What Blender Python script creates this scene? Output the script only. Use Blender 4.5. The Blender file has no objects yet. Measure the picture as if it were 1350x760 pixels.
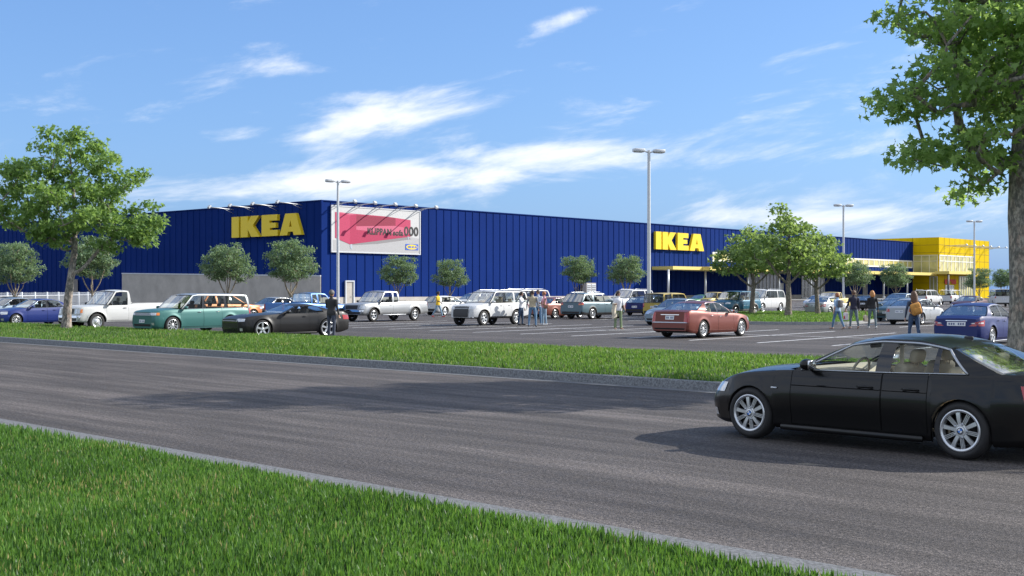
import bpy, bmesh, math, random
import numpy as np
from mathutils import Vector, Matrix
from mathutils.bvhtree import BVHTree

random.seed(7); RNG = np.random.default_rng(11)
SC = bpy.context.scene
COL = SC.collection
R = math.radians
# ------------------------------------------------------------------ measured camera: eye height, focal length, horizon row of the photograph
EYE, FOC, HOR, CX = 1.83, 1632.0, 384.0, 675.0
def ground(px, py):
    Y = EYE * FOC / (py - HOR)
    return Vector(((px - CX) / FOC * Y, Y, 0.0))
def at(px, py, Y):
    return Vector(((px - CX) / FOC * Y, Y, EYE - (py - HOR) / FOC * Y))

# ------------------------------------------------------------------ objects
def tag(o, label=None, cat=None, group=None, kind=None):
    if label: o['label'] = label
    if cat: o['category'] = cat
    if group: o['group'] = group
    if kind: o['kind'] = kind
    return o
def thing(name, label, cat, loc=(0, 0, 0), rz=0.0, group=None):
    o = bpy.data.objects.new(name, None); COL.objects.link(o)
    o.location = loc; o.rotation_euler = (0, 0, rz); o.empty_display_size = 0.2
    return tag(o, label, cat, group)
def link(name, me, parent=None, loc=None, rz=None):
    o = bpy.data.objects.new(name, me); COL.objects.link(o)
    if parent is not None: o.parent = parent
    if loc is not None: o.location = loc
    if rz is not None: o.rotation_euler = (0, 0, rz)
    return o
def np_mesh(name, verts, faces, mats=(), smooth=False, tint=None, midx=None):
    verts = np.asarray(verts, np.float32); faces = np.asarray(faces, np.int32)
    m, k = faces.shape
    me = bpy.data.meshes.new(name)
    me.vertices.add(len(verts)); me.vertices.foreach_set('co', verts.ravel())
    me.loops.add(m * k); me.loops.foreach_set('vertex_index', faces.ravel())
    me.polygons.add(m); me.polygons.foreach_set('loop_start', np.arange(0, m * k, k, dtype=np.int32))
    me.polygons.foreach_set('use_smooth', np.full(m, smooth, dtype=bool))
    for x in mats: me.materials.append(x)
    if midx is not None: me.polygons.foreach_set('material_index', np.asarray(midx, np.int32))
    if tint is not None:
        a = me.attributes.new('tint', 'FLOAT', 'POINT'); a.data.foreach_set('value', np.asarray(tint, np.float32))
    me.update(calc_edges=True)
    return me

class MB:
    """collects shapes for one mesh"""
    def __init__(s): s.v = []; s.f = []; s.m = []; s.sm = []
    def add(s, vs, fs, mat=0, smooth=False):
        b = len(s.v); s.v += [tuple(p) for p in vs]
        for f in fs: s.f.append(tuple(i + b for i in f)); s.m.append(mat); s.sm.append(smooth)
        return s
    def grid(s, fn, nu, nv, mat=0, smooth=True, flip=False):
        vs = [fn(i / nu, j / nv) for i in range(nu + 1) for j in range(nv + 1)]
        fs = []
        for i in range(nu):
            for j in range(nv):
                a = i * (nv + 1) + j; q = (a, a + nv + 1, a + nv + 2, a + 1)
                fs.append(q[::-1] if flip else q)
        return s.add(vs, fs, mat, smooth)
    def box(s, c, d, mat=0, rz=0.0, bev=0.0, M=None, seg=1):
        bm = bmesh.new(); bmesh.ops.create_cube(bm, size=1.0)
        bmesh.ops.scale(bm, vec=d, verts=bm.verts)
        if bev: bmesh.ops.bevel(bm, geom=bm.edges[:], offset=bev, segments=seg, affect='EDGES', profile=0.5)
        T = Matrix.Translation(c) @ (M if M is not None else Matrix.Rotation(rz, 4, 'Z'))
        bm.transform(T); bm.verts.ensure_lookup_table()
        s.add([v.co for v in bm.verts], [[v.index for v in f.verts] for f in bm.faces], mat, bev > 0); bm.free(); return s
    def tube(s, pts, rad, n=8, mat=0, cap=True, smooth=True):
        pts = [Vector(p) for p in pts]; k = len(pts)
        if not hasattr(rad, '__len__'): rad = [rad] * k
        up = None; vs = []
        for i, p in enumerate(pts):
            t = (pts[min(i + 1, k - 1)] - pts[max(i - 1, 0)])
            t = t.normalized() if t.length > 1e-9 else Vector((0, 0, 1))
            if up is None: up = t.orthogonal().normalized()
            else:
                up = (up - t * up.dot(t)); up = up.normalized() if up.length > 1e-6 else t.orthogonal().normalized()
            b = t.cross(up)
            for j in range(n):
                a = 2 * math.pi * j / n
                vs.append(p + (up * math.cos(a) + b * math.sin(a)) * rad[i])
        fs = [(i * n + j, i * n + (j + 1) % n, (i + 1) * n + (j + 1) % n, (i + 1) * n + j) for i in range(k - 1) for j in range(n)]
        if cap: fs += [tuple(range(n))[::-1], tuple((k - 1) * n + j for j in range(n))]
        return s.add(vs, fs, mat, smooth)
    def lathe(s, prof, n=24, mat=0, axis='Y', c=(0, 0, 0), smooth=True, closed=False):
        """prof: (radius, along axis)"""
        vs = []; k = len(prof)
        for r, h in prof:
            for j in range(n):
                a = 2 * math.pi * j / n; x, y = r * math.cos(a), r * math.sin(a)
                p = (x, h, y) if axis == 'Y' else ((x, y, h) if axis == 'Z' else (h, x, y))
                vs.append((p[0] + c[0], p[1] + c[1], p[2] + c[2]))
        fs = [(i * n + j, (i + 1) * n + j, (i + 1) * n + (j + 1) % n, i * n + (j + 1) % n) for i in range(k - 1) for j in range(n)]
        if closed: fs += [((k - 1) * n + j, j, (j + 1) % n, (k - 1) * n + (j + 1) % n) for j in range(n)]
        return s.add(vs, fs, mat, smooth)
    def ball(s, c, r, mat=0, nu=10, nv=8, M=None):
        if not hasattr(r, '__len__'): r = (r, r, r)
        vs = []; fs = []
        for i in range(nv + 1):
            th = math.pi * i / nv
            for j in range(nu):
                ph = 2 * math.pi * j / nu
                p = Vector((r[0] * math.sin(th) * math.cos(ph), r[1] * math.sin(th) * math.sin(ph), r[2] * math.cos(th)))
                if M is not None: p = M @ p
                vs.append(p + Vector(c))
        for i in range(nv):
            for j in range(nu): fs.append((i * nu + j, (i + 1) * nu + j, (i + 1) * nu + (j + 1) % nu, i * nu + (j + 1) % nu))
        return s.add(vs, fs, mat, True)
    def prism(s, poly, fn, t0, t1, mat=0):
        """extrude a 2D outline; fn(a, b, t) -> point"""
        n = len(poly); vs = [fn(a, b, t0) for a, b in poly] + [fn(a, b, t1) for a, b in poly]
        fs = [tuple(range(n))[::-1], tuple(range(n, 2 * n))] + [(i, (i + 1) % n, n + (i + 1) % n, n + i) for i in range(n)]
        return s.add(vs, fs, mat)
    def mesh(s, name, mats, sharp=None, weld=0.0, fixn=False):
        me = bpy.data.meshes.new(name); me.from_pydata(s.v, [], s.f)
        for x in mats: me.materials.append(x)
        me.polygons.foreach_set('material_index', s.m); me.polygons.foreach_set('use_smooth', s.sm)
        if weld or fixn:
            bm = bmesh.new(); bm.from_mesh(me)
            if weld: bmesh.ops.remove_doubles(bm, verts=bm.verts, dist=weld)
            if fixn: bmesh.ops.recalc_face_normals(bm, faces=bm.faces)
            bm.to_mesh(me); bm.free()
        if sharp is not None: me.set_sharp_from_angle(angle=R(sharp))
        me.update(); return me
    def obj(s, name, mats, parent=None, loc=None, rz=None, sharp=None, weld=0.0, fixn=False):
        if not isinstance(mats, (list, tuple)): mats = [mats]
        return link(name, s.mesh(name, mats, sharp, weld, fixn), parent, loc, rz)

def pchip(pts):
    pts = sorted(dict((round(p[0], 4), p[1]) for p in pts).items())
    xs = [p[0] for p in pts]; ys = [p[1] for p in pts]; n = len(xs)
    if xs[0] > xs[-1]: xs = xs[::-1]; ys = ys[::-1]
    h = [xs[i + 1] - xs[i] for i in range(n - 1)]; d = [(ys[i + 1] - ys[i]) / h[i] for i in range(n - 1)]
    m = [d[0]] + [0.0 if d[i - 1] * d[i] <= 0 else 2 * d[i - 1] * d[i] / (d[i - 1] + d[i]) for i in range(1, n - 1)] + [d[-1]]
    def f(x):
        if x <= xs[0]: return ys[0]
        if x >= xs[-1]: return ys[-1]
        i = 0
        while x > xs[i + 1]: i += 1
        t = (x - xs[i]) / h[i]; t2 = t * t; t3 = t2 * t
        return (2*t3-3*t2+1)*ys[i] + (t3-2*t2+t)*h[i]*m[i] + (-2*t3+3*t2)*ys[i+1] + (t3-t2)*h[i]*m[i+1]
    return f
def sstep(a, b, x):
    t = min(1.0, max(0.0, (x - a) / (b - a))); return t * t * (3 - 2 * t)
def lerp(a, b, t): return a + (b - a) * t

# ------------------------------------------------------------------ materials
def new_mat(name):
    m = bpy.data.materials.new(name); m.use_nodes = True
    nt = m.node_tree; return m, nt, nt.nodes['Principled BSDF']
def N(nt, typ, **kw):
    n = nt.nodes.new(typ)
    for k, v in kw.items():
        if k in n.inputs: n.inputs[k].default_value = v
        else: setattr(n, k, v)
    return n
def mth(nt, op, a, b=None, c=None, clamp=False):
    n = nt.nodes.new('ShaderNodeMath'); n.operation = op; n.use_clamp = clamp
    for i, x in enumerate((a, b, c)):
        if x is None: continue
        if isinstance(x, (int, float)): n.inputs[i].default_value = x
        else: nt.links.new(x, n.inputs[i])
    return n.outputs[0]
def ramp(nt, fac, stops):
    n = nt.nodes.new('ShaderNodeValToRGB'); el = n.color_ramp.elements
    while len(el) < len(stops): el.new(0.5)
    for e, (p, c) in zip(el, stops):
        e.position = p; e.color = (*c, 1) if len(c) == 3 else c
    nt.links.new(fac, n.inputs[0]); return n.outputs[0]
def mix(nt, fac, a, b, mode='MIX'):
    n = nt.nodes.new('ShaderNodeMixRGB'); n.blend_type = mode
    for i, x in ((0, fac), (1, a), (2, b)):
        if isinstance(x, (int, float)): n.inputs[i].default_value = x
        elif isinstance(x, tuple): n.inputs[i].default_value = (*x, 1) if len(x) == 3 else x
        else: nt.links.new(x, n.inputs[i])
    return n.outputs[0]
def noise(nt, vec, scale, detail=3, rough=0.55):
    n = N(nt, 'ShaderNodeTexNoise', Scale=scale, Detail=detail, Roughness=rough)
    if vec is not None: nt.links.new(vec, n.inputs['Vector'])
    return n.outputs['Fac']
def coords(nt, scale=(1, 1, 1), rot=(0, 0, 0), kind='Object'):
    tc = nt.nodes.new('ShaderNodeTexCoord'); mp = nt.nodes.new('ShaderNodeMapping')
    mp.inputs['Scale'].default_value = scale; mp.inputs['Rotation'].default_value = rot
    nt.links.new(tc.outputs[kind], mp.inputs[0]); return mp.outputs[0]
def coords_along(nt, ang, scale):
    tc = nt.nodes.new('ShaderNodeTexCoord'); a = nt.nodes.new('ShaderNodeMapping'); b = nt.nodes.new('ShaderNodeMapping')
    a.inputs['Rotation'].default_value = (0, 0, ang); b.inputs['Scale'].default_value = scale
    nt.links.new(tc.outputs['Object'], a.inputs[0]); nt.links.new(a.outputs[0], b.inputs[0]); return b.outputs[0]
def bump(nt, p, h, strength=0.3, dist=0.02):
    b = N(nt, 'ShaderNodeBump', Strength=strength, Distance=dist); nt.links.new(h, b.inputs['Height']); nt.links.new(b.outputs[0], p.inputs['Normal'])
_mc = {}
def mat(name, col, rough=0.6, metal=0.0, coat=0.0, var=0.06, vs=6.0, emit=0.0, spec=0.5, bmp=0.0):
    """plain material with a faint procedural tone and roughness variation"""
    key = (name, col, rough, metal, coat)
    if key in _mc: return _mc[key]
    m, nt, p = new_mat(name)
    v = coords(nt); f = noise(nt, v, vs, 4)
    lo = tuple(c * (1 - var) for c in col); hi = tuple(min(1, c * (1 + var)) for c in col)
    nt.links.new(ramp(nt, f, [(0.3, lo), (0.7, hi)]), p.inputs['Base Color'])
    p.inputs['Metallic'].default_value = metal; p.inputs['Specular IOR Level'].default_value = spec
    nt.links.new(mth(nt, 'MULTIPLY_ADD', f, 0.12 * min(1, rough * 2), rough - 0.06 * min(1, rough * 2)), p.inputs['Roughness'])
    p.inputs['Coat Weight'].default_value = coat; p.inputs['Coat Roughness'].default_value = 0.04
    if emit: p.inputs['Emission Color'].default_value = (*col, 1); p.inputs['Emission Strength'].default_value = emit
    if bmp: bump(nt, p, noise(nt, v, vs * 8, 3), bmp, 0.01)
    _mc[key] = m; return m
def paint(name, col, metal=0.25, rough=0.38, dust=0.05, coat=0.2):
    key = (name, 'paint')
    if key in _mc: return _mc[key]
    m, nt, p = new_mat(name)
    v = coords(nt)
    d = noise(nt, v, 3.0, 5, 0.6)
    sepz = nt.nodes.new('ShaderNodeSeparateXYZ'); nt.links.new(v, sepz.inputs[0])
    low = mth(nt, 'MULTIPLY', mth(nt, 'SUBTRACT', 0.55, sepz.outputs[2], clamp=True), 1.2, clamp=True)   # road dust low on the panels
    dirt = mth(nt, 'MULTIPLY', mth(nt, 'ADD', low, 0.15), mth(nt, 'MULTIPLY', d, dust * 1.6), clamp=True)
    nt.links.new(mix(nt, dirt, col, (0.22, 0.2, 0.18)), p.inputs['Base Color'])
    nt.links.new(mth(nt, 'MULTIPLY_ADD', dirt, 0.6, rough), p.inputs['Roughness'])
    p.inputs['Metallic'].default_value = metal; p.inputs['Specular IOR Level'].default_value = .3
    p.inputs['Coat Weight'].default_value = coat; p.inputs['Coat Roughness'].default_value = 0.035
    _mc[key] = m; return m
def glass_mat(name, tint, refl=1.0, rough=0.02):
    m, nt, p = new_mat(name); nt.nodes.remove(p)
    out = [n for n in nt.nodes if n.type == 'OUTPUT_MATERIAL'][0]
    tr = N(nt, 'ShaderNodeBsdfTransparent'); tr.inputs[0].default_value = (*tint, 1)
    gl = N(nt, 'ShaderNodeBsdfGlossy', Roughness=rough); gl.inputs[0].default_value = (1, 1, 1, 1)
    fr = N(nt, 'ShaderNodeFresnel', IOR=1.5)
    f = mth(nt, 'MULTIPLY', fr.outputs[0], refl, clamp=True)
    mx = nt.nodes.new('ShaderNodeMixShader'); nt.links.new(f, mx.inputs[0])
    nt.links.new(tr.outputs[0], mx.inputs[1]); nt.links.new(gl.outputs[0], mx.inputs[2]); nt.links.new(mx.outputs[0], out.inputs[0])
    return m
def leaf_mat(name, dark, light, trans=0.35, hue=None):
    m, nt, p = new_mat(name)
    out = [n for n in nt.nodes if n.type == 'OUTPUT_MATERIAL'][0]
    at_ = N(nt, 'ShaderNodeAttribute', attribute_name='tint')
    stops = [(0.0, dark), (0.75, light)] + ([(0.97, hue)] if hue else [])
    c = ramp(nt, at_.outputs['Fac'], stops)
    nt.links.new(c, p.inputs['Base Color']); p.inputs['Roughness'].default_value = 0.5; p.inputs['Specular IOR Level'].default_value = 0.35
    tl = N(nt, 'ShaderNodeBsdfTranslucent'); nt.links.new(mix(nt, 0.5, c, (min(.6, light[0] * 1.9), min(.8, light[1] * 1.8), light[2])), tl.inputs[0])
    mx = nt.nodes.new('ShaderNodeMixShader'); mx.inputs[0].default_value = trans
    nt.links.new(p.outputs[0], mx.inputs[1]); nt.links.new(tl.outputs[0], mx.inputs[2]); nt.links.new(mx.outputs[0], out.inputs[0])
    return m
def bark_mat(name, a, b, c, scale=3.0):
    m, nt, p = new_mat(name)
    v = coords(nt, (scale, scale, scale * 0.5)); n1 = noise(nt, v, 1.5, 7, 0.7); n2 = noise(nt, v, 5.0, 5, 0.65)
    vo = N(nt, 'ShaderNodeTexVoronoi', Scale=3.2); nt.links.new(mix(nt, .25, v, N(nt, 'ShaderNodeTexNoise', Scale=2.0).outputs['Color'], 'ADD'), vo.inputs['Vector'])
    flake = ramp(nt, vo.outputs['Color'], [(.25, a), (.5, b), (.62, c), (.85, (b[0] * 1.15, b[1] * .85, b[2] * .75))])
    col = mix(nt, .55, ramp(nt, n1, [(.36, a), (.5, b), (.62, c)]), flake)
    col = mix(nt, ramp(nt, n2, [(.42, (.75,) * 3), (.58, (0,) * 3)]), col, tuple(x * .45 for x in a))
    nt.links.new(col, p.inputs['Base Color']); p.inputs['Roughness'].default_value = 0.9
    bump(nt, p, mth(nt, 'ADD', n2, vo.outputs['Distance']), 0.8, 0.03); return m
# ================================================================== vehicles
M_TYRE = mat('tyre_rubber', (0.018, 0.018, 0.019), 0.75, bmp=0.2, vs=20)
M_DARK = mat('dark_underbody', (0.012, 0.012, 0.013), 0.7)
M_BLKP = mat('black_plastic', (0.022, 0.022, 0.024), 0.5)
M_GLOSSB = mat('gloss_black', (0.008, 0.008, 0.009), 0.15, coat=0.5)
M_CHROME = mat('chrome', (0.75, 0.76, 0.78), 0.12, metal=1.0, var=0.02)
M_SATIN = mat('satin_trim', (0.42, 0.44, 0.47), 0.3, metal=0.8, var=0.03)
M_ALLOY = mat('alloy_rim', (0.62, 0.64, 0.66), 0.28, metal=0.75, var=0.05)
M_LAMP = mat('headlamp_lens', (0.55, 0.57, 0.6), 0.06, metal=0.5, coat=1.0, var=0.25, vs=25)
M_RED = mat('tail_lamp_red', (0.35, 0.012, 0.015), 0.12, coat=1.0, var=0.2, vs=25)
M_AMBER = mat('amber_lens', (0.75, 0.22, 0.03), 0.15, coat=1.0)
M_PLATE = mat('plate_white', (0.68, 0.7, 0.72), 0.4)
M_PLTXT = mat('plate_characters', (0.06, 0.08, 0.2), 0.5)
M_SEATD = mat('seat_dark', (0.035, 0.034, 0.034), 0.85)
M_SEATB = mat('seat_beige', (0.66, 0.56, 0.42), 0.7)
M_DASHB = mat('dash_beige', (0.58, 0.50, 0.38), 0.7)
M_INT = mat('cabin_dark', (0.03, 0.03, 0.032), 0.85)
G_CLEAR = glass_mat('car_glass', (0.76, 0.80, 0.79), 0.42)
G_TINT = glass_mat('tinted_car_glass', (0.16, 0.17, 0.18), 0.35)
G_MID = glass_mat('smoked_car_glass', (0.45, 0.48, 0.49), 0.38)

class Proto:
    def __init__(s): s.parts = []
    def add(s, name, mb, mats, parent=-1, loc=(0, 0, 0), rz=0.0, sharp=None, weld=0.0, fixn=False, label=None):
        if not isinstance(mats, (list, tuple)): mats = [mats]
        me = mb.mesh(name, [M_DARK if x == 'PAINT' else x for x in mats], sharp, weld, fixn)
        s.parts.append((name, me, parent, loc, rz, [i for i, x in enumerate(mats) if x == 'PAINT'], label)); return len(s.parts) - 1
    def put(s, name, label, cat, loc, rz, group, pm):
        root = thing(name, label, cat, loc, rz, group); objs = []
        for (n, me, par, l, r, ps, lab) in s.parts:
            o = link(n, me, objs[par] if par >= 0 else root, l, r)
            if lab: o['label'] = lab
            for i in ps: o.material_slots[i].link = 'OBJECT'; o.material_slots[i].material = pm
            objs.append(o)
        return root

def wheel_mesh(Rw, wid, style, rr):
    t = MB(); r1 = rr; n = 40
    t.lathe([(r1 - .012, -wid * .36), (r1, -wid * .42), (r1 + .02, -wid * .5), ((r1 + Rw) / 2, -wid * .53), (Rw - .03, -wid * .48), (Rw - .008, -wid * .36), (Rw, -wid * .2),
             (Rw, wid * .2), (Rw - .008, wid * .36), (Rw - .03, wid * .48), ((r1 + Rw) / 2, wid * .53), (r1 + .02, wid * .5), (r1, wid * .42), (r1 - .012, wid * .36)], n)
    for k in (-.12, .0, .12):   # tread grooves read as thin ribs
        t.lathe([(Rw - .001, wid * (k - .02)), (Rw + .004, wid * (k - .015)), (Rw + .004, wid * (k + .015)), (Rw - .001, wid * (k + .02))], n)
    b = MB()   # barrel, brake disc
    b.lathe([(r1 - .004, -wid * .4), (r1 - .02, -wid * .2), (r1 - .02, wid * .36)], 32)
    b.lathe([(0.02, wid * .05), (r1 * .72, wid * .05), (r1 * .72, wid * .0), (0.02, 0)], 28)
    rim = MB(); y = wid * .40
    rim.lathe([(r1 + .006, y - .02), (r1 + .008, y + .02), (r1 - .004, y + .026), (r1 - .022, y + .016), (r1 - .03, y - .03)], 40)
    def spoke(a, w0, w1, ri, ro, y0, y1, th=.02):
        ca, sa = math.cos(a), math.sin(a)
        def P(r, s, yy): return (r * ca - s * sa, yy, r * sa + s * ca)
        vs = []
        for (r, w, yy) in ((ri, w0, y0), (lerp(ri, ro, .5), lerp(w0, w1, .5) * .94, lerp(y0, y1, .5) + .006), (ro, w1, y1)):
            vs += [P(r, -w, yy - th), P(r, -w * .86, yy), P(r, w * .86, yy), P(r, w, yy - th)]
        fs = []
        for i in range(2):
            for j in range(3): fs.append((i * 4 + j, i * 4 + j + 1, i * 4 + 5 + j, i * 4 + 4 + j))
        rim.add(vs, fs, 0, False)
    hub = r1 * .24
    if style == 'split':      # alternate broad and split spokes
        for k in range(10):
            a = 2 * math.pi * (k + .25) / 10
            if k % 2 == 0: spoke(a, r1 * .095, r1 * .125, hub * .8, r1 - .012, y + .006, y + .006)
            else:
                for e in (-1, 1): spoke(a + e * .012, r1 * .03, r1 * .032, hub * .8, r1 - .012, y + .006, y + .006) if 0 else None
                ca, sa = math.cos(a), math.sin(a)
                for e in (-1, 0, 1):
                    off = e * r1 * .072
                    p = [(hub * .9, off * .9), (r1 - .012, off * 1.15)]
                    vs = []
                    for (r, s) in p:
                        for w, yy in ((-1, y - .012), (-.8, y + .007), (.8, y + .007), (1, y - .012)):
                            ss = s + w * r1 * .024; vs.append((r * ca - ss * sa, yy, r * sa + ss * ca))
                    rim.add(vs, [(j, j + 1, 5 + j, 4 + j) for j in range(3)])
        rim.lathe([(r1 * .30, y - .01), (r1 * .33, y + .002), (r1 * .28, y + .012), (.034, y + .012)], 30)
    elif style == 'five':
        for k in range(5): spoke(2 * math.pi * (k + .25) / 5, r1 * .14, r1 * .17, hub * .8, r1 - .015, y, y + .012)
    elif style == 'steel':
        rim.lathe([(r1 - .02, y - .03), (r1 * .82, y - .005), (r1 * .66, y - .012), (r1 * .45, y + .012), (hub, y + .016)], 30)
        for k in range(8):
            a = 2 * math.pi * k / 8; rim.ball((r1 * .66 * math.cos(a), y - .004, r1 * .66 * math.sin(a)), (r1 * .085, .012, r1 * .085), 1, 8, 6)
    elif style == 'six':
        for k in range(6): spoke(2 * math.pi * (k + .25) / 6, r1 * .13, r1 * .2, hub * .8, r1 - .015, y, y + .012)
    else:
        for k in range(10): spoke(2 * math.pi * (k + .25) / 10, r1 * .062, r1 * .085, hub * .8, r1 - .015, y, y + .012)
    rim.lathe([(hub, y - .015), (hub, y + .008), (hub * .7, y + .016), (.002, y + .016)], 20)
    nuts = 5
    for k in range(nuts):
        a = 2 * math.pi * (k + .5) / nuts; rad = r1 * .335 if style == 'split' else hub * .62
        rim.ball((rad * math.cos(a), y + .012, rad * math.sin(a)), (.014, .008, .014), 1, 8, 6)
    return t, b, rim, y

def car(**S):
    """one vehicle of a given outline; x forward, y to its left side, z up, origin on the ground between the axles"""
    P = Proto(); g = lambda k, d=None: S.get(k, d)
    wb, Rw, w0, zs = S['wb'], S['R'], S['w'], S['zs']
    xF, xR = wb / 2 + S['fo'], -wb / 2 - S['ro']; ax = (wb / 2, -wb / 2); Ra = Rw + g('gap', .055)
    belt = pchip(S['belt']); plan = pchip(g('plan') or [(xR, w0 * .8), (xR + .12, w0 * .9), (xR + .5, w0 * .975), (xR + 1.2, w0), (xF - 1.3, w0), (xF - .55, w0 * .96), (xF - .15, w0 * .84), (xF, w0 * .7)])
    prof = pchip(g('prof') or [(0, .92), (.1, .965), (.3, .995), (.5, 1.0), (.68, .985), (.78, .975), (.9, .955), (1, .915)])
    crown = pchip(g('crown') or [(xR, .02), (xR + .4, .03), (xF - .9, .055), (xF - .2, .04), (xF, .015)])
    nose, tail = pchip(S['nose']), pchip(S['tail']); H = S['H']
    zlow = pchip([(xR, zs + .1), (xR + .35, zs + .02), (xR + .6, zs), (xF - .6, zs), (xF - .3, zs), (xF, zs + .03)])
    (A0b, A0t), (Db, Dt) = S['A'][0], S['A'][1]
    roof = pchip(S['roof']); rw = g('rw', .74)
    doors = g('doors', [])
    bed = g('bed')
    xs = [lerp(xR, xF, i / 40) for i in range(41)] + [xR + d for d in (.03, .07, .13, .2, .3)] + [xF - d for d in (.02, .05, .1, .16, .23, .32)]
    fixed = [A0b, max(Db, xR + .001)]
    for c in ax:
        fixed += [c + Ra * math.cos(math.pi * k / 16) for k in range(1, 16)] + [c + Ra * 1.0005, c - Ra * 1.0005, c + Ra * .9985, c - Ra * .9985, c + Ra * 1.12, c - Ra * 1.12]
    for (d0, d1) in doors:
        fixed += [d0 - .004, d0 + .004, d1 - .004, d1 + .004]
    if bed: fixed += [bed[0], bed[1]]
    fixed = [x for x in fixed if xR <= x <= xF]
    xs = sorted([x for x in xs if all(abs(x - f) > .02 for f in fixed)] + fixed)
    xs = [x for i, x in enumerate(xs) if i == 0 or x - xs[i - 1] > 2e-4]
    T = [0, .05, .09, .105, .2, .32, .45, .55, .63, .68, .74, .82, .9, .96, 1.0]
    Q = [.97, .9, .78, .6, .4, .2, 0]
    nS = len(T); nT = len(Q)
    def zbot(x):
        z = zlow(x)
        for c in ax:
            d = abs(x - c)
            if d < Ra: z = max(z, Rw + math.sqrt(Ra * Ra - d * d))
        return z
    def ysurf(x, z):
        zb_, zh = zlow(x), belt(x); t = (z - zb_) / (zh - zb_)
        y = plan(x) * prof(min(1, max(0, t)))
        for c in ax:
            d = math.hypot(x - c, z - Rw); y += g('flare', .018) * math.exp(-((d - Ra) / .075) ** 2) if d > Ra * .9 else 0
        return y
    def shift(x, z):
        f = sstep(xF - .55, xF, x); r = sstep(xR + .45, xR, x)
        return x + nose(z) * f + tail(z) * r
    yh = lambda x: ysurf(x, belt(x))
    ztop = lambda x, q: belt(x) + crown(x) * (1 - abs(q) ** 2.4)
    half = []
    for x in xs:
        zb = zbot(x); zh = belt(x); c = []
        for t in T:
            z = zb + t * (zh - zb); c.append((shift(x, z), ysurf(x, z), z))
        yy = yh(x)
        for q in Q:
            z = ztop(x, q); c.append((shift(x, z), yy * q, z))
        half.append(c)
    nH = nS + nT; ring = 2 * nH - 1
    V = []
    for c in half:
        V += [(p[0], p[1], p[2]) for p in c] + [(p[0], -p[1], p[2]) for p in c[-2::-1]]
    gi = (2, 3)     # the row gap under the doors
    clad = g('clad', 0)
    body, dF, gapF = [], {}, []
    def dz(x0, x1):
        m = (x0 + x1) / 2
        for k, (d0, d1) in enumerate(doors):
            if abs(m - d0) < .0042 or abs(m - d1) < .0042: return -2
            if d0 < m < d1: return k
        return -1
    full = MB(); bm_ = []
    for i in range(len(xs) - 1):
        m = (xs[i] + xs[i + 1]) / 2; k = dz(xs[i], xs[i + 1])
        for j in range(ring - 1):
            jj = j if j < nH - 1 else ring - 2 - j     # row index from the sill up
            q = (i * ring + j, (i + 1) * ring + j, (i + 1) * ring + j + 1, i * ring + j + 1)
            if jj >= nS:
                if Db < m < A0b: continue
                if bed and bed[0] < m < bed[1]: continue
            if bed and jj == nS - 1 and bed[0] < m < bed[1]: pass
            elif jj == nS - 1 and Db < m < A0b: continue
            mi = 0
            if jj < nS - 1:
                t = (T[jj] + T[jj + 1]) / 2
                if t < clad: mi = 1
                if g('archclad'):
                    zc = (half[i][min(jj, nS-1)][2] + half[i + 1][min(jj + 1, nS-1)][2]) / 2
                    if any(math.hypot(m - c, zc - Rw) < Ra + g('archclad') for c in ax): mi = 1
            if jj < nS - 1 and jj >= 2 and k != -1:
                if k == -2 or jj == 2: gapF.append(q); continue
                dF.setdefault((k, j < nH), []).append((q, mi)); continue
            body.append((q, mi))
    used = {}
    def emit(faces):
        mb = MB(); mp = {}
        for q, mi in faces:
            for a in q:
                if a not in mp: mp[a] = len(mb.v); mb.v.append(V[a])
            mb.f.append(tuple(mp[a] for a in q)); mb.m.append(mi); mb.sm.append(True)
        return mb
    bmsh = emit(body)
    b0 = len(bmsh.v); bmsh.v += V[:ring]; bmsh.f.append(tuple(range(b0, b0 + ring))); bmsh.m.append(0); bmsh.sm.append(True)
    b0 = len(bmsh.v); bmsh.v += V[-ring:]; bmsh.f.append(tuple(range(b0, b0 + ring))[::-1]); bmsh.m.append(0); bmsh.sm.append(True)
    bvh = BVHTree.FromPolygons([Vector(p) for p in V], [(i * ring + j, (i + 1) * ring + j, (i + 1) * ring + j + 1, i * ring + j + 1) for i in range(len(xs) - 1) for j in range(ring - 1)] + [tuple(range(ring)), tuple(range((len(xs) - 1) * ring, len(xs) * ring))])
    P.add('body', bmsh, ['PAINT', g('cladmat', M_BLKP)], sharp=40, weld=1e-5)
    def_cast = lambda o, d: bvh.ray_cast(Vector(o), Vector(d))
    def patch(mb, quad, side='F', yaw=0.0, c=(0, 0), off=.006, nu=6, nv=4, m=0):
        """a surface piece laid on the body: quad of (lateral, z) corners seen along one direction"""
        ang = {'F': 0.0, 'B': math.pi, 'L': math.pi / 2, 'R': -math.pi / 2}[side] + yaw
        d = Vector((math.cos(ang), math.sin(ang), 0)); e = Vector((-math.sin(ang), math.cos(ang), 0))
        pts = {}
        for i in range(nu + 1):
            for j in range(nv + 1):
                u, v = i / nu, j / nv
                s = lerp(lerp(quad[0][0], quad[1][0], u), lerp(quad[3][0], quad[2][0], u), v); z = lerp(lerp(quad[0][1], quad[1][1], u), lerp(quad[3][1], quad[2][1], u), v)
                o = Vector((c[0], c[1], 0)) + e * s + d * 4; o.z = z
                h = bvh.ray_cast(o, -d)
                if h[0] is not None:
                    n = h[1] if h[1].dot(d) > 0 else -h[1]
                    pts[(i, j)] = h[0] + n * off
        idx = {k: len(mb.v) + q for q, k in enumerate(pts)}
        mb.v += [tuple(p) for p in pts.values()]
        for i in range(nu):
            for j in range(nv):
                ks = [(i, j), (i + 1, j), (i + 1, j + 1), (i, j + 1)]
                if all(k in idx for k in ks): mb.f.append(tuple(idx[k] for k in ks)); mb.m.append(m); mb.sm.append(True)
        return mb
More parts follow.
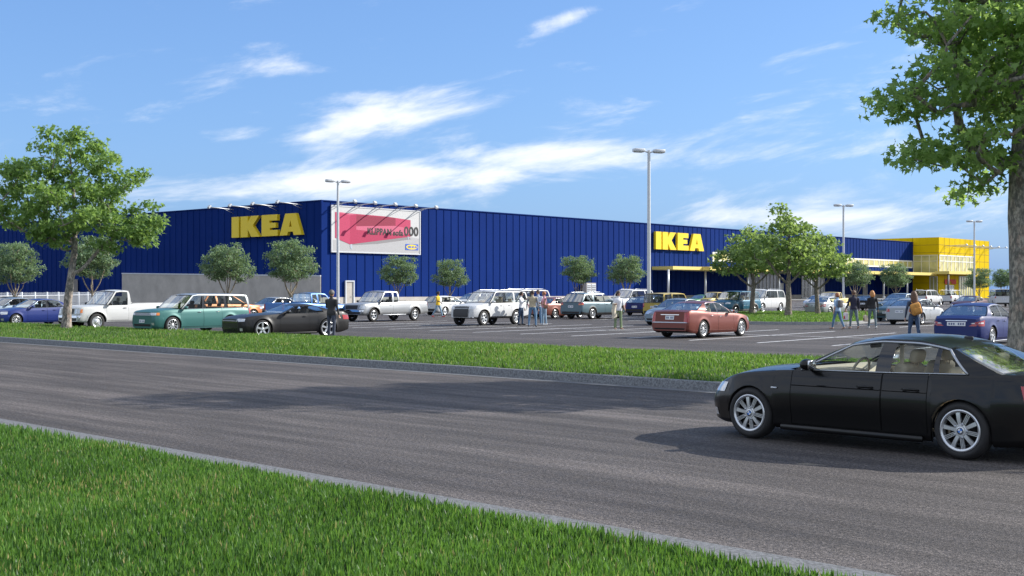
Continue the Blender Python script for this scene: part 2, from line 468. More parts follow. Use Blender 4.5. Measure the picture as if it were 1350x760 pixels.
    # ---- doors with the shut lines left open, a dark panel behind
    inners = {1: MB(), -1: MB()}
    for (k, left), fs in sorted(dF.items()):
        d = P.add('door', emit(fs), ['PAINT', g('cladmat', M_BLKP)], sharp=40)
        d0, d1 = doors[k]; s = 1 if left else -1
        hz = g('handle', (belt((d0 + d1) / 2) - .13)); hx = d0 + .1
        h = MB(); ps = []
        for a in np.linspace(0, 1, 5):
            x = hx + a * .2; ps.append((x, s * (ysurf(x, hz) + .012 + .02 * math.sin(math.pi * a)), hz + .004 * math.sin(a * 3)))
        h.tube(ps, [.008, .013, .014, .013, .008], 6); P.add('handle', h, g('handlemat', 'PAINT'), d)
        if g('sidestrip'):
            st = MB(); z = g('sidestrip')
            for a in range(8):
                x0, x1 = lerp(d0 + .01, d1 - .01, a / 8), lerp(d0 + .01, d1 - .01, (a + 1) / 8)
                q = [(x0, s * (ysurf(x0, z - .012) + .001), z - .012), (x1, s * (ysurf(x1, z - .012) + .001), z - .012), (x1, s * (ysurf(x1, z) + .008), z), (x0, s * (ysurf(x0, z) + .008), z), (x0, s * (ysurf(x0, z + .01) + .001), z + .01), (x1, s * (ysurf(x1, z + .01) + .001), z + .01)]
                st.add(q, [(0, 1, 2, 3), (3, 2, 5, 4)])
            P.add('trim_strip', st, g('stripmat', M_SATIN), d)
        inners[s].grid(lambda u, v: (lerp(d0 - .05, d1 + .05, u), s * (ysurf(lerp(d0 - .05, d1 + .05, u), lerp(zs + .02, belt(d0) - .02, v)) - .03), lerp(zs + .02, belt(d0) - .02, v)), 6, 5)
    # ---- underbody, wheel wells, cabin floor
    ub = MB(); ub.box(((xF + xR) / 2, 0, zs + .06), (xF - xR - .5, w0 * 1.3, .08))
    for c in ax:
        for s in (1, -1):
            def well(u, v, c=c, s=s):
                a = math.pi * u; return (c + (Ra - .002) * math.cos(a), s * (w0 * .99 - .03 - v * .34), Rw + (Ra - .002) * math.sin(a))
            ub.grid(well, 12, 1)
            ub.add([(c + Ra * math.cos(math.pi * k / 8), s * (w0 - .36), Rw + Ra * math.sin(math.pi * k / 8)) for k in range(9)] + [(c - Ra, s * (w0 - .36), zs), (c + Ra, s * (w0 - .36), zs)], [tuple(range(11))])
    ub.tube([(ax[1], -w0 + .2, Rw), (ax[1], w0 - .2, Rw)], .05, 8); ub.tube([(ax[0], -w0 + .2, Rw), (ax[0], w0 - .2, Rw)], .04, 8)
    P.add('underbody', ub, M_DARK)
    # ---- greenhouse
    ep = S['pillars']                     # [(name, xb0, xt0, xb1, xt1)] front to rear strips: 'w' window, 'p' painted, 'b' black
    tw = g('tw', .92); tb = .035
    def side(xb, xt, t, inset=0.0):
        x = lerp(xb, xt, t); zb_, zt = belt(xb) - .004, roof(xt)
        yb, yt = yh(xb), plan(xt) * rw
        n = g('bow', .02) * 4 * t * (1 - t)
        return Vector((x, lerp(yb, yt, t ** 1.2) + n - inset, lerp(zb_, zt, t)))
    shell, blks = MB(), {1: MB(), -1: MB()}
    wins = []
    TT = [0, .2, .4, .6, .8, tw, 1.0]
    for s in (1, -1):
        blk = blks[s]
        for (kind, xb0, xt0, xb1, xt1) in ep:
            nS_ = 6 if kind == 'w' else 2
            def cell(mb, t0, t1, nt, inset=0.0, e=0.0):
                mb.grid(lambda u, v: (lambda p: (p.x, s * p.y, p.z))(side(lerp(xb0, xb1, lerp(e, 1 - e, u)), lerp(xt0, xt1, lerp(e, 1 - e, u)), lerp(t0, t1, v), inset)), nS_, nt, flip=(s < 0))
            if kind == 'w':
                cell(shell, tw, 1, 2)
                cell(blk, 0, tb, 1, -.002)
                cell(blk, tw - .03, tw, 1, -.001)
                wm = MB(); cell(wm, tb - .02, tw, 4, .010); wins.append(wm)
            elif kind == 'b': cell(blk, 0, tw, 5, -.003); cell(shell, tw, 1, 2)
            else: cell(shell, 0, 1, 6)
    # roof skin
    bowF, bowR, rc = g('bowF', .16), g('bowR', .12), g('roofcrown', .05)
    A0 = S['A'][0]; D1 = S['A'][1]
    def roofp(u, v):
        q = 2 * v - 1; x = lerp(A0t, Dt, u)
        yy = plan(x) * rw
        xx = x + bowF * .6 * (1 - q * q) * (1 - sstep(0, .35, u)) - bowR * .6 * (1 - q * q) * sstep(.65, 1, u)
        e = min(1, 8 * u, 8 * (1 - u)) ** .5
        return (xx, yy * q, roof(x) + rc * (1 - abs(q) ** 2.2) * lerp(.75, 1, e))
    shell.grid(roofp, 22, 14)
    def screen(mb, front, inset=0.0, m0=0.0, m1=1.0, mq=1.0, nu=8, nv=12):
        xb, xt = (A0b, A0t) if front else (D1[0], D1[1])
        bow, sg = (bowF, 1) if front else (bowR, -1)
        base = side(xb, xt, 0); 
        def f(u, v):
            t = lerp(m0, m1, u); q = (2 * v - 1) * mq; p = side(xb, xt, t)
            x = p.x + sg * bow * (1 - q * q) * lerp(1, .6, t)
            lift_b = crown(xb) * (1 - abs(q) ** 2.4) * .9; lift_t = rc * .75 * (1 - abs(q) ** 2.2)
            return (x - sg * inset, p.y * q, p.z + lerp(lift_b, lift_t, t) - inset * .5)
        mb.grid(f, nu, nv, flip=not front)
    wsb = MB()
    gm = g('glass', G_CLEAR)
    P.add('roof', shell, [g('roofmat', 'PAINT')], sharp=35, weld=1e-4)
    for s in (1, -1): P.add('window_frame', blks[s], M_GLOSSB)
    per = len(wins) // 2
    kinds = [k for k in ep if k[0] == 'w']
    for i, wm in enumerate(wins):
        rear = (i % per) >= g('tintfrom', 99)
        P.add('window', wm, G_TINT if rear else gm)
    ws = MB(); screen(ws, True); P.add('windshield', ws, g('wsglass', gm))
    if not g('norear'):
        rg = MB(); screen(rg, False); P.add('rear_window', rg, g('rearglass', gm))
    for fr in ((True, False) if not g('norear') else (True,)):
        edge = MB()      # black ceramic border of the screen
        for (a, b) in ((0, .05), (.93, 1.0)): screen(edge, fr, -.004, a, b, 1.0, 1, 12)
        for s in (1, -1):
            xb, xt = (A0b, A0t) if fr else D1
            sg = 1 if fr else -1; bow = bowF if fr else bowR
            def bd(u, v, s=s):
                q = lerp(.94, 1.0, v) * s; t = u; p = side(xb, xt, t)
                return (p.x + sg * (bow * (1 - q * q) * lerp(1, .6, t) + .004), p.y * q, p.z + .003 + lerp(crown(xb) * (1 - abs(q) ** 2.4) * .9, rc * .75 * (1 - abs(q) ** 2.2), t))
            edge.grid(bd, 8, 2, flip=(s < 0) == fr)
        P.add('screen_seal', edge, M_GLOSSB)
    if g('trim'):       # bright line round the side glass
        for s in (1, -1):
            tr = MB(); f0 = [k for k in ep if k[0] == 'w'][0]; l0 = [k for k in ep if k[0] == 'w'][-1]
            top = [(lambda p: (p.x, s * (p.y + .004), p.z))(side(lerp(f0[1], l0[3], a), lerp(f0[2], l0[4], a), tw + .015)) for a in np.linspace(0, 1, 20)]
            fr = [(lambda p: (p.x, s * (p.y + .004), p.z))(side(f0[1], f0[2], a)) for a in np.linspace(0.01, tw, 8)]
            rr_ = [(lambda p: (p.x, s * (p.y + .004), p.z))(side(l0[3], l0[4], a)) for a in np.linspace(tw, .01, 8)]
            bt = [(lambda p: (p.x, s * (p.y + .006), p.z + .004))(side(a, a, 0.01)) for a in np.linspace(l0[3], f0[1], 24)]
            tr.tube(fr + top + rr_ , g('trimr', .011), 6); tr.tube(bt, .008, 6)
            P.add('window_trim', tr, g('trim'))
    # ---- cabin
    fl = MB(); zf = zs + .12; cb, cr_ = A0b + .05, max(Db + .05, xR + .12)
    if bed: cr_ = max(cr_, bed[1] + .03)
    fl.box(((cb + cr_) / 2, 0, zf), (cb - cr_, w0 * 1.7, .03))
    zbw = belt((cb + cr_) / 2) - .03
    for s in (1, -1):
        def lin(u, v, s=s):
            x = lerp(cr_, cb, u); z = lerp(max(zf, zbot(x) + .03), belt(x) - .01, v); return (x, s * (min(ysurf(x, z), yh(x) + .02) - .035), z)
        fl.grid(lin, 24, 3)
    wy = yh(cb) * .92
    fl.box((cb - .02, 0, (zf + belt(cb)) / 2 - .03), (.03, wy * 2, belt(cb) - zf - .05))
    fl.box((cr_, 0, (zf + belt(cr_)) / 2 - .03), (.03, yh(cr_) * 1.8, belt(cr_) - zf - .05))
    im = g('seatmat', M_SEATD); dm = g('dashmat', M_INT)
    P.add('cabin_lining', fl, dm); 
    for s in (1, -1):
        if inners[s].v: P.add('door_seal', inners[s], M_DARK)
    da = MB(); zd = belt(A0b) - .02
    da.grid(lambda u, v: (A0b + .12 - .62 * u * 1.0, (2 * v - 1) * wy, zd + .02 - .02 * u + .05 * math.sin(math.pi * min(1, u * 1.1)) - .25 * sstep(.75, 1, u)), 10, 8)
    P.add('dashboard', da, dm)
    sx = g('seats', [(A0b - 1.25, 2)]); sh = g('seath', H - .19)
    for (x, nrow) in sx:
        ys_ = (.37, -.37) if nrow == 2 else ((.0,),)
        for y in ((w0 * .42, -w0 * .42) if nrow == 2 else (0,)):
            st = MB(); wid = .50 if nrow == 2 else w0 * 1.35
            st.box((x + .27, y, zf + .2), (.52, wid, .26), bev=.07, seg=3)
            M1 = Matrix.Rotation(R(-16), 4, 'Y')
            zt = min(sh, belt(x) + (.17 if nrow == 2 else .05)) ; hgt = zt - (zf + .22)
            st.box((x - .06, y, zf + .24 + hgt / 2), (.16, wid * .98, hgt), bev=.06, M=M1, seg=3)
            for yy in ((y,) if nrow == 2 else (-.34, .34)):
                st.box((x - .21, yy, zt + .09), (.10, .25, .16 if nrow == 2 else .13), bev=.045, M=M1, seg=3)
                for e in (-.05, .05): st.tube([(x - .18, yy + e, zt - .06), (x - .2, yy + e, zt + .05)], .008, 6)
            P.add('seat', st, im)
    sw = MB(); cx_, cy_, cz_ = A0b - .62, w0 * .42, belt(A0b) - .02
    ring_p = []
    for k in range(25):
        a = 2 * math.pi * k / 24; v = Vector((0, .185 * math.cos(a), .185 * math.sin(a))); v.rotate(Matrix.Rotation(R(-22), 3, 'Y')); ring_p.append((cx_ + v.x, cy_ + v.y, cz_ + v.z))
    sw.tube(ring_p, .016, 8, cap=False)
    sw.box((cx_ + .02, cy_, cz_), (.05, .32, .06), bev=.015, M=Matrix.Rotation(R(-22), 4, 'Y')); sw.box((cx_ + .03, cy_, cz_ - .07), (.05, .07, .16), bev=.015, M=Matrix.Rotation(R(-22), 4, 'Y'))
    sw.tube([(cx_ + .02, cy_, cz_), (cx_ + .4, cy_, cz_ - .16)], .03, 8)
    P.add('steering_wheel', sw, g('wheelmat', M_INT))
    rm = MB(); zmir = roof(A0t) - .06 + rc * .6; rm.box((A0t + .06, 0, zmir), (.03, .24, .07), bev=.015, seg=2); rm.tube([(A0t + .07, 0, zmir), (A0t + .09, 0, zmir + .09)], .012, 6)
    P.add('rear_view_mirror', rm, M_BLKP)
    # ---- door mirrors
    mx = g('mirror', A0b - .16); mz = belt(mx) + .075
    for s in (1, -1):
        m_ = MB(); y0 = yh(mx)
        m_.ball((mx + .01, s * (y0 + .15), mz), (.075, .105, .068), 0, 12, 8)
        m_.tube([(mx + .03, s * (y0 - .02), mz - .06), (mx + .02, s * (y0 + .09), mz - .03)], [.035, .025], 8, 1)
        m_.box((mx - .062, s * (y0 + .15), mz), (.01, .17, .1), 2, bev=.004)
        P.add('side_mirror', m_, [g('mirrormat', 'PAINT'), M_BLKP, M_CHROME])
    # ---- lamps, grilles, plates
    hl = g('headlamp')
    for s in (1, -1):
        hc = (xF - .18, s * w0 * g('hly', .76)); tc_ = (xR + .10, s * w0 * g('tly', .85))
        if hl:
            q = [(s * a, z) for a, z in hl]; m_ = MB()
            patch(m_, q, 'F', s * R(g('hlyaw', 30)), hc, .006)
            P.add('headlight', m_, M_LAMP, fixn=False)
            if g('amber'):
                q = [(s * a, z) for a, z in g('amber')]; m_ = MB(); patch(m_, q, 'F', s * R(g('hlyaw', 30)), hc, .009, 3, 3); P.add('indicator', m_, M_AMBER)
        tl = g('taillamp')
        if tl:
            q = [(-s * a, z) for a, z in tl]; m_ = MB()
            patch(m_, q, 'B', -s * R(g('tlyaw', 30)), tc_, .008)
            if g('tl2'):
                q2 = [(-s * a, z) for a, z in g('tl2')]; patch(m_, q2, 'B', -s * R(g('tlyaw', 30)), tc_, .011, 4, 3, 1)
            P.add('taillight', m_, [M_RED, g('tl2mat', M_AMBER)])
        if g('fog'):
            y, z, r = g('fog'); m_ = MB(); patch(m_, [(s * (y - r), z - r), (s * (y + r), z - r), (s * (y + r), z + r), (s * (y - r), z + r)], 'F', s * R(15), (xF - .4, 0), .007, 3, 3); P.add('fog_lamp', m_, M_LAMP)
    for q in g('grille', []):
        m_ = MB(); patch(m_, [(-q[0], q[1]), (q[0], q[1]), (q[2], q[3]), (-q[2], q[3])], 'F', 0, (0, 0), .004, 12, 3)
        gp = P.add('grille', m_, M_GLOSSB if len(q) < 5 else q[4])
        if len(q) > 5:
            b = MB()
            for k in range(q[5]):
                zz = lerp(q[1], q[3], (k + .5) / q[5]); patch(b, [(-q[0] * .97, zz - .011), (q[0] * .97, zz - .011), (q[0] * .97, zz + .011), (-q[0] * .97, zz + .011)], 'F', 0, (0, 0), .018, 12, 1)
            P.add('grille_bar', b, q[6], gp)
    for q in g('rearbits', []):     # (half width bottom, z0, half width top, z1, material, name)
        m_ = MB(); patch(m_, [(-q[0], q[1]), (q[0], q[1]), (q[2], q[3]), (-q[2], q[3])], 'B', 0, (0, 0), .007 if len(q) < 7 else q[6], 14, 3); P.add(q[5], m_, q[4])
    for q in g('frontbits', []):
        m_ = MB(); patch(m_, [(-q[0], q[1]), (q[0], q[1]), (q[2], q[3]), (-q[2], q[3])], 'F', 0, (0, 0), .007 if len(q) < 7 else q[6], 14, 3); P.add(q[5], m_, q[4])
    def plate(side_, z, wd, ht):
        m_ = MB(); patch(m_, [(-wd / 2, z - ht / 2), (wd / 2, z - ht / 2), (wd / 2, z + ht / 2), (-wd / 2, z + ht / 2)], side_, 0, (0, 0), .012, 4, 1)
        for k in range(7):
            if k == 3: continue
            a = (k - 3) * wd * .125; patch(m_, [(a - wd * .038, z - ht * .26), (a + wd * .038, z - ht * .26), (a + wd * .038, z + ht * .26), (a - wd * .038, z + ht * .26)], side_, 0, (0, 0), .015, 1, 1, 1)
        P.add('licence_plate', m_, [M_PLATE, M_PLTXT])
    if g('fplate'): plate('F', *g('fplate'))
    if g('rplate'): plate('B', *g('rplate'))
    for it in g('extra', []):      # boxes and tubes: (name, kind, args..., material)
        for a in it[1]:
            m_ = MB()
            if a[0] == 'box': m_.box(a[1], a[2], bev=a[3] if len(a) > 3 else .01, seg=2, M=Matrix.Rotation(R(a[4]), 4, 'Y') if len(a) > 4 else None)
            elif a[0] == 'tube': m_.tube(a[1], a[2], 8)
            P.add(it[0], m_, it[2])
    if g('roofrail'):
        for s in (1, -1):
            m_ = MB(); pts = [(x, s * (plan(x) * rw - .05), roof(x) + .035 + (.05 if 0 < k < 7 else 0)) for k, x in enumerate(np.linspace(A0t - .25, Dt + .2, 8))]
            m_.tube(pts, .018, 8); P.add('roof_rail', m_, g('railmat', M_SATIN))
    if bed:
        b = MB(); bx0, bx1 = bed; yb = yh((bx0 + bx1) / 2) * .93; zt = belt((bx0 + bx1) / 2) - .01; z0 = zt - .5
        b.box(((bx0 + bx1) / 2, 0, z0), (bx1 - bx0, yb * 2, .03))
        for s in (1, -1): b.box(((bx0 + bx1) / 2, s * yb, (z0 + zt) / 2), (bx1 - bx0, .03, zt - z0))
        for x in (bx0 + .01, bx1 - .01): b.box((x, 0, (z0 + zt) / 2), (.03, yb * 2, zt - z0))
        P.add('truck_bed', b, g('bedmat', M_BLKP))
        cr2 = MB()
        # cab back panel below the window
        cr2.box((bx1 + .005, 0, zt - .1), (.03, yb * 2, .4)); P.add('cab_back', cr2, 'PAINT')
        rl = MB()
        for s in (1, -1): rl.box(((bx0 + bx1) / 2, s * (yb + .03), zt + .018), (bx1 - bx0, .08, .03), bev=.008)
        P.add('bed_rail', rl, g('railbmat', 'PAINT'))
    # ---- wheels
    wid = g('tw_', .215); ty, br, rm_, yo = wheel_mesh(Rw, wid, g('rim', 'ten'), Rw * g('rimf', .68))
    for c in ax:
        for s in (1, -1):
            wz = 0 if s > 0 else math.pi
            w_ = P.add('wheel', br, M_DARK, -1, (c, s * (w0 - g('track', .125)), Rw), wz)
            P.add('tyre', ty, M_TYRE, w_, sharp=50); P.add('rim', rm_, [g('rimmat', M_ALLOY), M_SATIN], w_, sharp=40)
            if g('hubcap'): 
                hb = MB()
                for k in range(4):
                    a0 = math.pi / 2 * k
                    hb.add([(0, yo + .0185, 0)] + [(.026 * math.cos(a0 + math.pi / 2 * j / 5), yo + .0185, .026 * math.sin(a0 + math.pi / 2 * j / 5)) for j in range(6)], [(0, *range(1, 7))], k % 2)
                hb.lathe([(.026, yo + .018), (.034, yo + .0195), (.035, yo + .012)], 20, 2)
                P.add('hub_badge', hb, [M_PLATE, mat('badge_blue', (.05, .2, .6), .3), M_BLKP], w_)
    return P
# ------------------------------------------------------------------ outlines of the kinds of vehicle in the photograph
def sedan_spec(dz=0.0, **k):
    xF, xR = 2.16, -2.38
    d = dict(wb=2.74, fo=.79, ro=1.01, w=.90, R=.32, zs=.19, H=1.43 + dz,
        belt=[(xR, .90), (xR + .3, .985), (-1.4, .985), (-.5, .95), (.75, .925), (1.37, .865), (1.85, .77), (xF, .66)],
        nose=[(.15, -.10), (.25, -.01), (.45, 0), (.58, -.03), (.7, -.10), (.9, -.2)], tail=[(.15, .14), (.3, .02), (.5, 0), (.75, .02), (1.0, .07)],
        A=[(.78, .05), (-1.78, -1.18)], roof=[(.05, 1.33 + dz), (-.3, 1.385 + dz), (-.75, 1.375 + dz), (-1.2, 1.30 + dz)], rw=.70, roofcrown=.045,
        pillars=[('p', .78, .05, .68, -.01), ('w', .68, -.01, -.30, -.34), ('b', -.30, -.34, -.42, -.45), ('w', -.42, -.45, -1.02, -1.0), ('b', -1.02, -1.0, -1.06, -1.03), ('w', -1.06, -1.03, -1.34, -1.1), ('p', -1.34, -1.1, -1.78, -1.18)],
        doors=[(-.36, .74), (-.985, -.37)], seats=[(-.42, 2), (-1.08, 1)], mirror=.5,
        headlamp=[(-.26, .60), (.20, .62), (.20, .76), (-.20, .74)], hlyaw=42, taillamp=[(-.22, .70), (.2, .70), (.22, .88), (-.2, .86)], tlyaw=42,
        grille=[(.36, .56, .42, .68, M_BLKP, 3, M_SATIN), (.5, .27, .55, .38, M_BLKP)], fog=(.62, .36, .05), fplate=(.47, .40, .12), rplate=(.72, .46, .13),
        rearbits=[(.62, .22, .66, .30, M_BLKP, 'lower_bumper')])
    d.update(k); return d
SPEC = {}
SPEC['near_sedan'] = sedan_spec(H=1.33, fo=.76, ro=.98, w=.905, R=.318, zs=.165, gap=.024, flare=.010,
    belt=[(-2.36, .86), (-2.1, .945), (-1.4, .925), (-.5, .90), (.7, .880), (1.38, .825), (1.8, .745), (2.14, .64)],
    plan=[(-2.36, .70), (-2.25, .80), (-1.9, .885), (-1.1, .905), (.8, .905), (1.55, .875), (1.9, .79), (2.06, .68), (2.14, .55)],
    prof=[(0, .90), (.06, .955), (.14, .962), (.22, .968), (.42, .992), (.58, 1.0), (.66, .998), (.71, .985), (.78, .978), (.9, .955), (.96, .94), (1, .915)],
    crown=[(-2.36, .01), (-1.9, .03), (.7, .055), (1.4, .065), (2.0, .03), (2.14, .012)],
    nose=[(.13, -.10), (.22, -.02), (.42, 0), (.52, -.02), (.64, -.08), (.85, -.2)], tail=[(.15, .14), (.3, .02), (.5, 0), (.75, .03), (.95, .08)],
    A=[(.76, .08), (-1.80, -1.20)], roof=[(.08, 1.205), (-.1, 1.24), (-.4, 1.278), (-.75, 1.272), (-1.0, 1.235), (-1.2, 1.185)], roofcrown=.05, rw=.715, tw=.90,
    pillars=[('p', .76, .08, .66, .0), ('w', .66, .0, -.32, -.36), ('b', -.32, -.36, -.51, -.53), ('w', -.51, -.53, -1.03, -1.02), ('b', -1.03, -1.02, -1.10, -1.07), ('w', -1.10, -1.07, -1.43, -1.13), ('p', -1.43, -1.13, -1.80, -1.20)],
    doors=[(-.42, .77), (-.985, -.43)], seats=[(-.40, 2), (-1.06, 1)], seath=.99, rim='split', rimf=.70, hubcap=True, tw_=.22, track=.118,
    seatmat=M_SEATB, dashmat=M_DASHB, wheelmat=M_DASHB, trim=M_SATIN, trimr=.015, handle=.73, sidestrip=.705, stripmat='PAINT', mirror=.48,
    headlamp=[(-.25, .545), (.20, .56), (.22, .68), (-.16, .665)], hlyaw=44, taillamp=[(-.27, .66), (.2, .66), (.22, .83), (-.2, .82)], tlyaw=46,
    grille=[(.24, .53, .28, .63, M_BLKP, 5, M_CHROME), (.5, .22, .55, .34, M_BLKP)], fog=(.62, .3, .045),
    extra=[('rear_shelf', [('box', (-1.62, 0, .92), (.36, 1.2, .04))], M_DASHB),
           ('roof_antenna', [('box', (-1.04, 0, 1.286), (.11, .03, .05), .014)], M_BLKP),
           ('side_indicator', [('box', (1.0, .905, .655), (.085, .018, .02), .006), ('box', (1.0, -.905, .655), (.085, .018, .02), .006)], M_LAMP),
           ('seat_belt', [('box', (-.52, .58, 1.0), (.05, .012, .45), .004), ('box', (-.52, -.58, 1.0), (.05, .012, .45), .004)], M_SEATB),
           ('wiper', [('tube', [(.86, .5, .945), (.78, .1, .99)], .009), ('tube', [(.88, 0, .96), (.8, -.42, .985)], .009)], M_BLKP),
           ('sill', [('box', (0.0, .865, .185), (1.86, .05, .07), .02), ('box', (0.0, -.865, .185), (1.86, .05, .07), .02)], 'PAINT')])
SPEC['sedan'] = sedan_spec(trim=M_CHROME, seatmat=M_SEATD)
SPEC['rounded_sedan'] = sedan_spec(trim=M_SATIN, rim='five', glass=G_MID, belt=[(-2.38, .86), (-2.05, .97), (-1.4, .99), (-.5, .955), (.75, .915), (1.37, .84), (1.85, .73), (2.16, .6)],
    taillamp=[(-.22, .72), (.24, .74), (.24, .88), (-.22, .90)])
SPEC['sharp_sedan'] = sedan_spec(w=.92, R=.345, wb=2.88, fo=.86, ro=1.06, rim='ten', trim=M_CHROME, seatmat=M_SEATB, dashmat=M_DASHB, H=1.45, handlemat=M_CHROME,
    belt=[(-2.50, 1.02), (-2.2, 1.07), (-1.4, 1.04), (-.5, .985), (.8, .945), (1.44, .90), (2.0, .82), (2.3, .74)],
    plan=[(-2.5, .80), (-2.42, .86), (-2.0, .90), (-1.2, .92), (.9, .92), (1.6, .91), (2.1, .84), (2.3, .72)],
    nose=[(.15, -.08), (.3, 0), (.7, -.02), (.9, -.06)], tail=[(.15, .16), (.35, .02), (.5, 0), (.58, .03), (.8, .05), (1.05, .10)],
    A=[(.86, .1), (-1.86, -1.15)], roof=[(.1, 1.33), (-.3, 1.40), (-.75, 1.39), (-1.15, 1.32)],
    pillars=[('p', .86, .1, .75, .03), ('w', .75, .03, -.30, -.33), ('b', -.30, -.33, -.42, -.44), ('w', -.42, -.44, -1.22, -1.0), ('p', -1.22, -1.0, -1.86, -1.15)],
    doors=[(-.37, .80), (-1.03, -.38)], taillamp=[(-.14, .62), (.05, .62), (.07, 1.0), (-.09, 1.0)], tlyaw=50, rplate=(.80, .40, .15),
    rearbits=[(.66, .22, .7, .40, M_BLKP, 'lower_bumper'), (.80, .60, .80, .635, M_SATIN, 'bumper_trim', .016), (.42, .90, .42, .925, M_CHROME, 'trunk_trim', .02)])
SPEC['compact_sedan'] = sedan_spec(w=.885, rim='five', trim=M_CHROME, rplate=(.73, .62, .13), taillamp=[(-.30, .66), (.2, .66), (.24, .86), (-.12, .80)], tl2=[(-.25, .74), (.16, .74), (.16, .79), (-.2, .77)], tl2mat=M_PLATE,
    rearbits=[(.36, .83, .36, .85, M_CHROME, 'trunk_trim', .016), (.6, .20, .62, .27, M_BLKP, 'lower_bumper')], zs=.17)
SPEC['coupe'] = sedan_spec(w=.95, R=.365, wb=2.85, fo=.92, ro=1.06, zs=.18, H=1.34, rim='five', rimf=.74, tw_=.26, gap=.045, flare=.035, glass=G_CLEAR,
    belt=[(-2.48, .93), (-2.2, 1.01), (-1.4, 1.01), (-.7, .965), (.6, .94), (1.42, .90), (2.0, .84), (2.34, .74)],
    plan=[(-2.48, .80), (-2.3, .87), (-1.9, .93), (-1.2, .95), (-.3, .92), (.6, .92), (1.4, .95), (2.0, .90), (2.22, .82), (2.34, .68)],
    nose=[(.15, -.12), (.3, -.03), (.5, -.02), (.72, 0), (.85, -.06)], tail=[(.15, .14), (.35, 0), (.7, 0), (.98, .05)],
    A=[(.62, -.15), (-1.95, -1.15)], roof=[(-.15, 1.25), (-.5, 1.295), (-.85, 1.28), (-1.15, 1.21)], rw=.68, tw=.86,
    pillars=[('p', .62, -.15, .53, -.2), ('w', .53, -.2, -.62, -.72), ('w', -.62, -.72, -1.30, -1.05), ('p', -1.30, -1.05, -1.95, -1.15)],
    doors=[(-.62, .66)], seats=[(-.55, 2)], mirror=.36, handle=.84, handlemat=M_BLKP,
    headlamp=[(-.26, .66), (.10, .67), (.12, .77), (-.2, .77)], grille=[(.62, .60, .64, .77, M_GLOSSB), (.55, .26, .6, .42, M_GLOSSB)], fog=(.66, .36, .05), fplate=(.44, .01, .01),
    extra=[('spoiler', [('box', (-2.32, 0, 1.045), (.16, 1.5, .03), .012)], 'PAINT'), ('sill', [('box', (0, .90, .20), (1.9, .06, .08), .02), ('box', (0, -.90, .20), (1.9, .06, .08), .02)], 'PAINT')])
def wagon_spec(**k):      # two-box vehicles: wagons, crossovers, sport utilities
    L, wb, H, bz = k.pop('L'), k.pop('wb'), k.pop('H'), k.pop('bz')
    fo = k.pop('fo', .86); ro = L - wb - fo; xF, xR = wb / 2 + fo, -wb / 2 - ro; w = k.get('w', .93); hz = k.pop('hz', bz - .06); rake = k.pop('rake', .62); tr = k.pop('tr', .25); ab = k.pop('ab', xF - 1.32)
    at_ = ab - rake; dt = xR + .06 + tr; db = xR + .06
    n3 = k.pop('three', True); c0 = ab - 1.15; r0 = -wb / 2 + .12
    cb = max(r0, -1.2) if n3 else db + .3
    fz = k.pop('fz', hz - .12); er = k.pop('er', .07)
    pl = [('p', ab, at_, ab - .09, at_ - .08), ('w', ab - .09, at_ - .08, c0 + .06, c0), ('b', c0 + .06, c0, c0 - .08, c0 - .12), ('w', c0 - .08, c0 - .12, cb, cb)]
    if n3: pl += [(k.pop('cpil', 'p'), cb, cb, cb - .12, cb - .12), ('w', cb - .12, cb - .12, db + .14, dt + .12), ('p', db + .14, dt + .12, db, dt)]
    else: pl = pl[:-1] + [('w', c0 - .08, c0 - .12, db + .42, dt + .12), ('p', db + .42, dt + .12, db, dt)]
    d = dict(wb=wb, fo=fo, ro=ro, w=w, R=.36, zs=.26, H=H,
        belt=[(xR, bz - .02), (xR + .3, bz + .02), (0, bz), (ab, bz - .02), (wb / 2, hz), (xF - .25, hz - .04), (xF, fz)],
        plan=[(xR, w * .88), (xR + .1, w * .95), (xR + .5, w * .985), (0, w), (wb / 2, w * .985), (xF - .35, w * .93), (xF - .1, w * .84), (xF, w * .74)],
        nose=[(.2, -.12), (.35, -.01), (.6, 0), (.85, -.03), (1.05, -.09)], tail=[(.2, .12), (.38, 0), (.6, 0), (.7, .03), (1.1, .05)],
        A=[(ab, at_), (db, dt)], roof=[(at_, H - .09), (at_ - .5, H - .045), (0, H - .045), (dt + .5, H - .06), (dt, H - .085)], rw=k.pop('rw', .80), roofcrown=.045, bowR=.05, bowF=.12,
        pillars=pl, doors=[(c0 + .0, ab + .0), (max(-wb / 2 + .43, c0 - .98), c0 - .01)], seats=[(ab - 1.3, 2), (ab - 2.2, 1)], mirror=ab - .18,
        headlamp=[(-.24, fz - .13), (.18, fz - .12), (.2, fz + .0), (-.16, fz + .0)], hlyaw=36, taillamp=[(-.10, bz - .30), (.10, bz - .30), (.10, bz - .02), (-.09, bz - .02)], tlyaw=40,
        grille=[(.42, fz - .16, .48, fz - .02, M_BLKP, 3, M_SATIN), (.55, .34, .6, .47, M_BLKP)], fog=(.62, .44, .05), fplate=(.55, .4, .13), rplate=(bz - .28, .42, .14),
        rearbits=[(.70, .32, .72, .50, M_BLKP, 'lower_bumper')])
    d.update(k); return d
SPEC['boxy_wagon'] = wagon_spec(L=5.12, wb=2.99, H=1.73, bz=1.06, fo=.90, w=.96, R=.37, rake=.68, tr=.10, rim='ten', cpil='b', hz=1.03, fz=.93, trim=M_CHROME, roofmat=mat('silver_roof', (.27, .29, .30), .4, metal=.4, coat=.2), handlemat=M_CHROME,
    amber=[(.06, .80), (.17, .80), (.17, .91), (.06, .91)], headlamp=[(-.22, .80), (.05, .80), (.05, .91), (-.22, .91)], grille=[(.62, .79, .62, .91, M_BLKP, 3, M_SATIN), (.6, .33, .62, .43, M_BLKP)], zs=.22, bowF=.1)
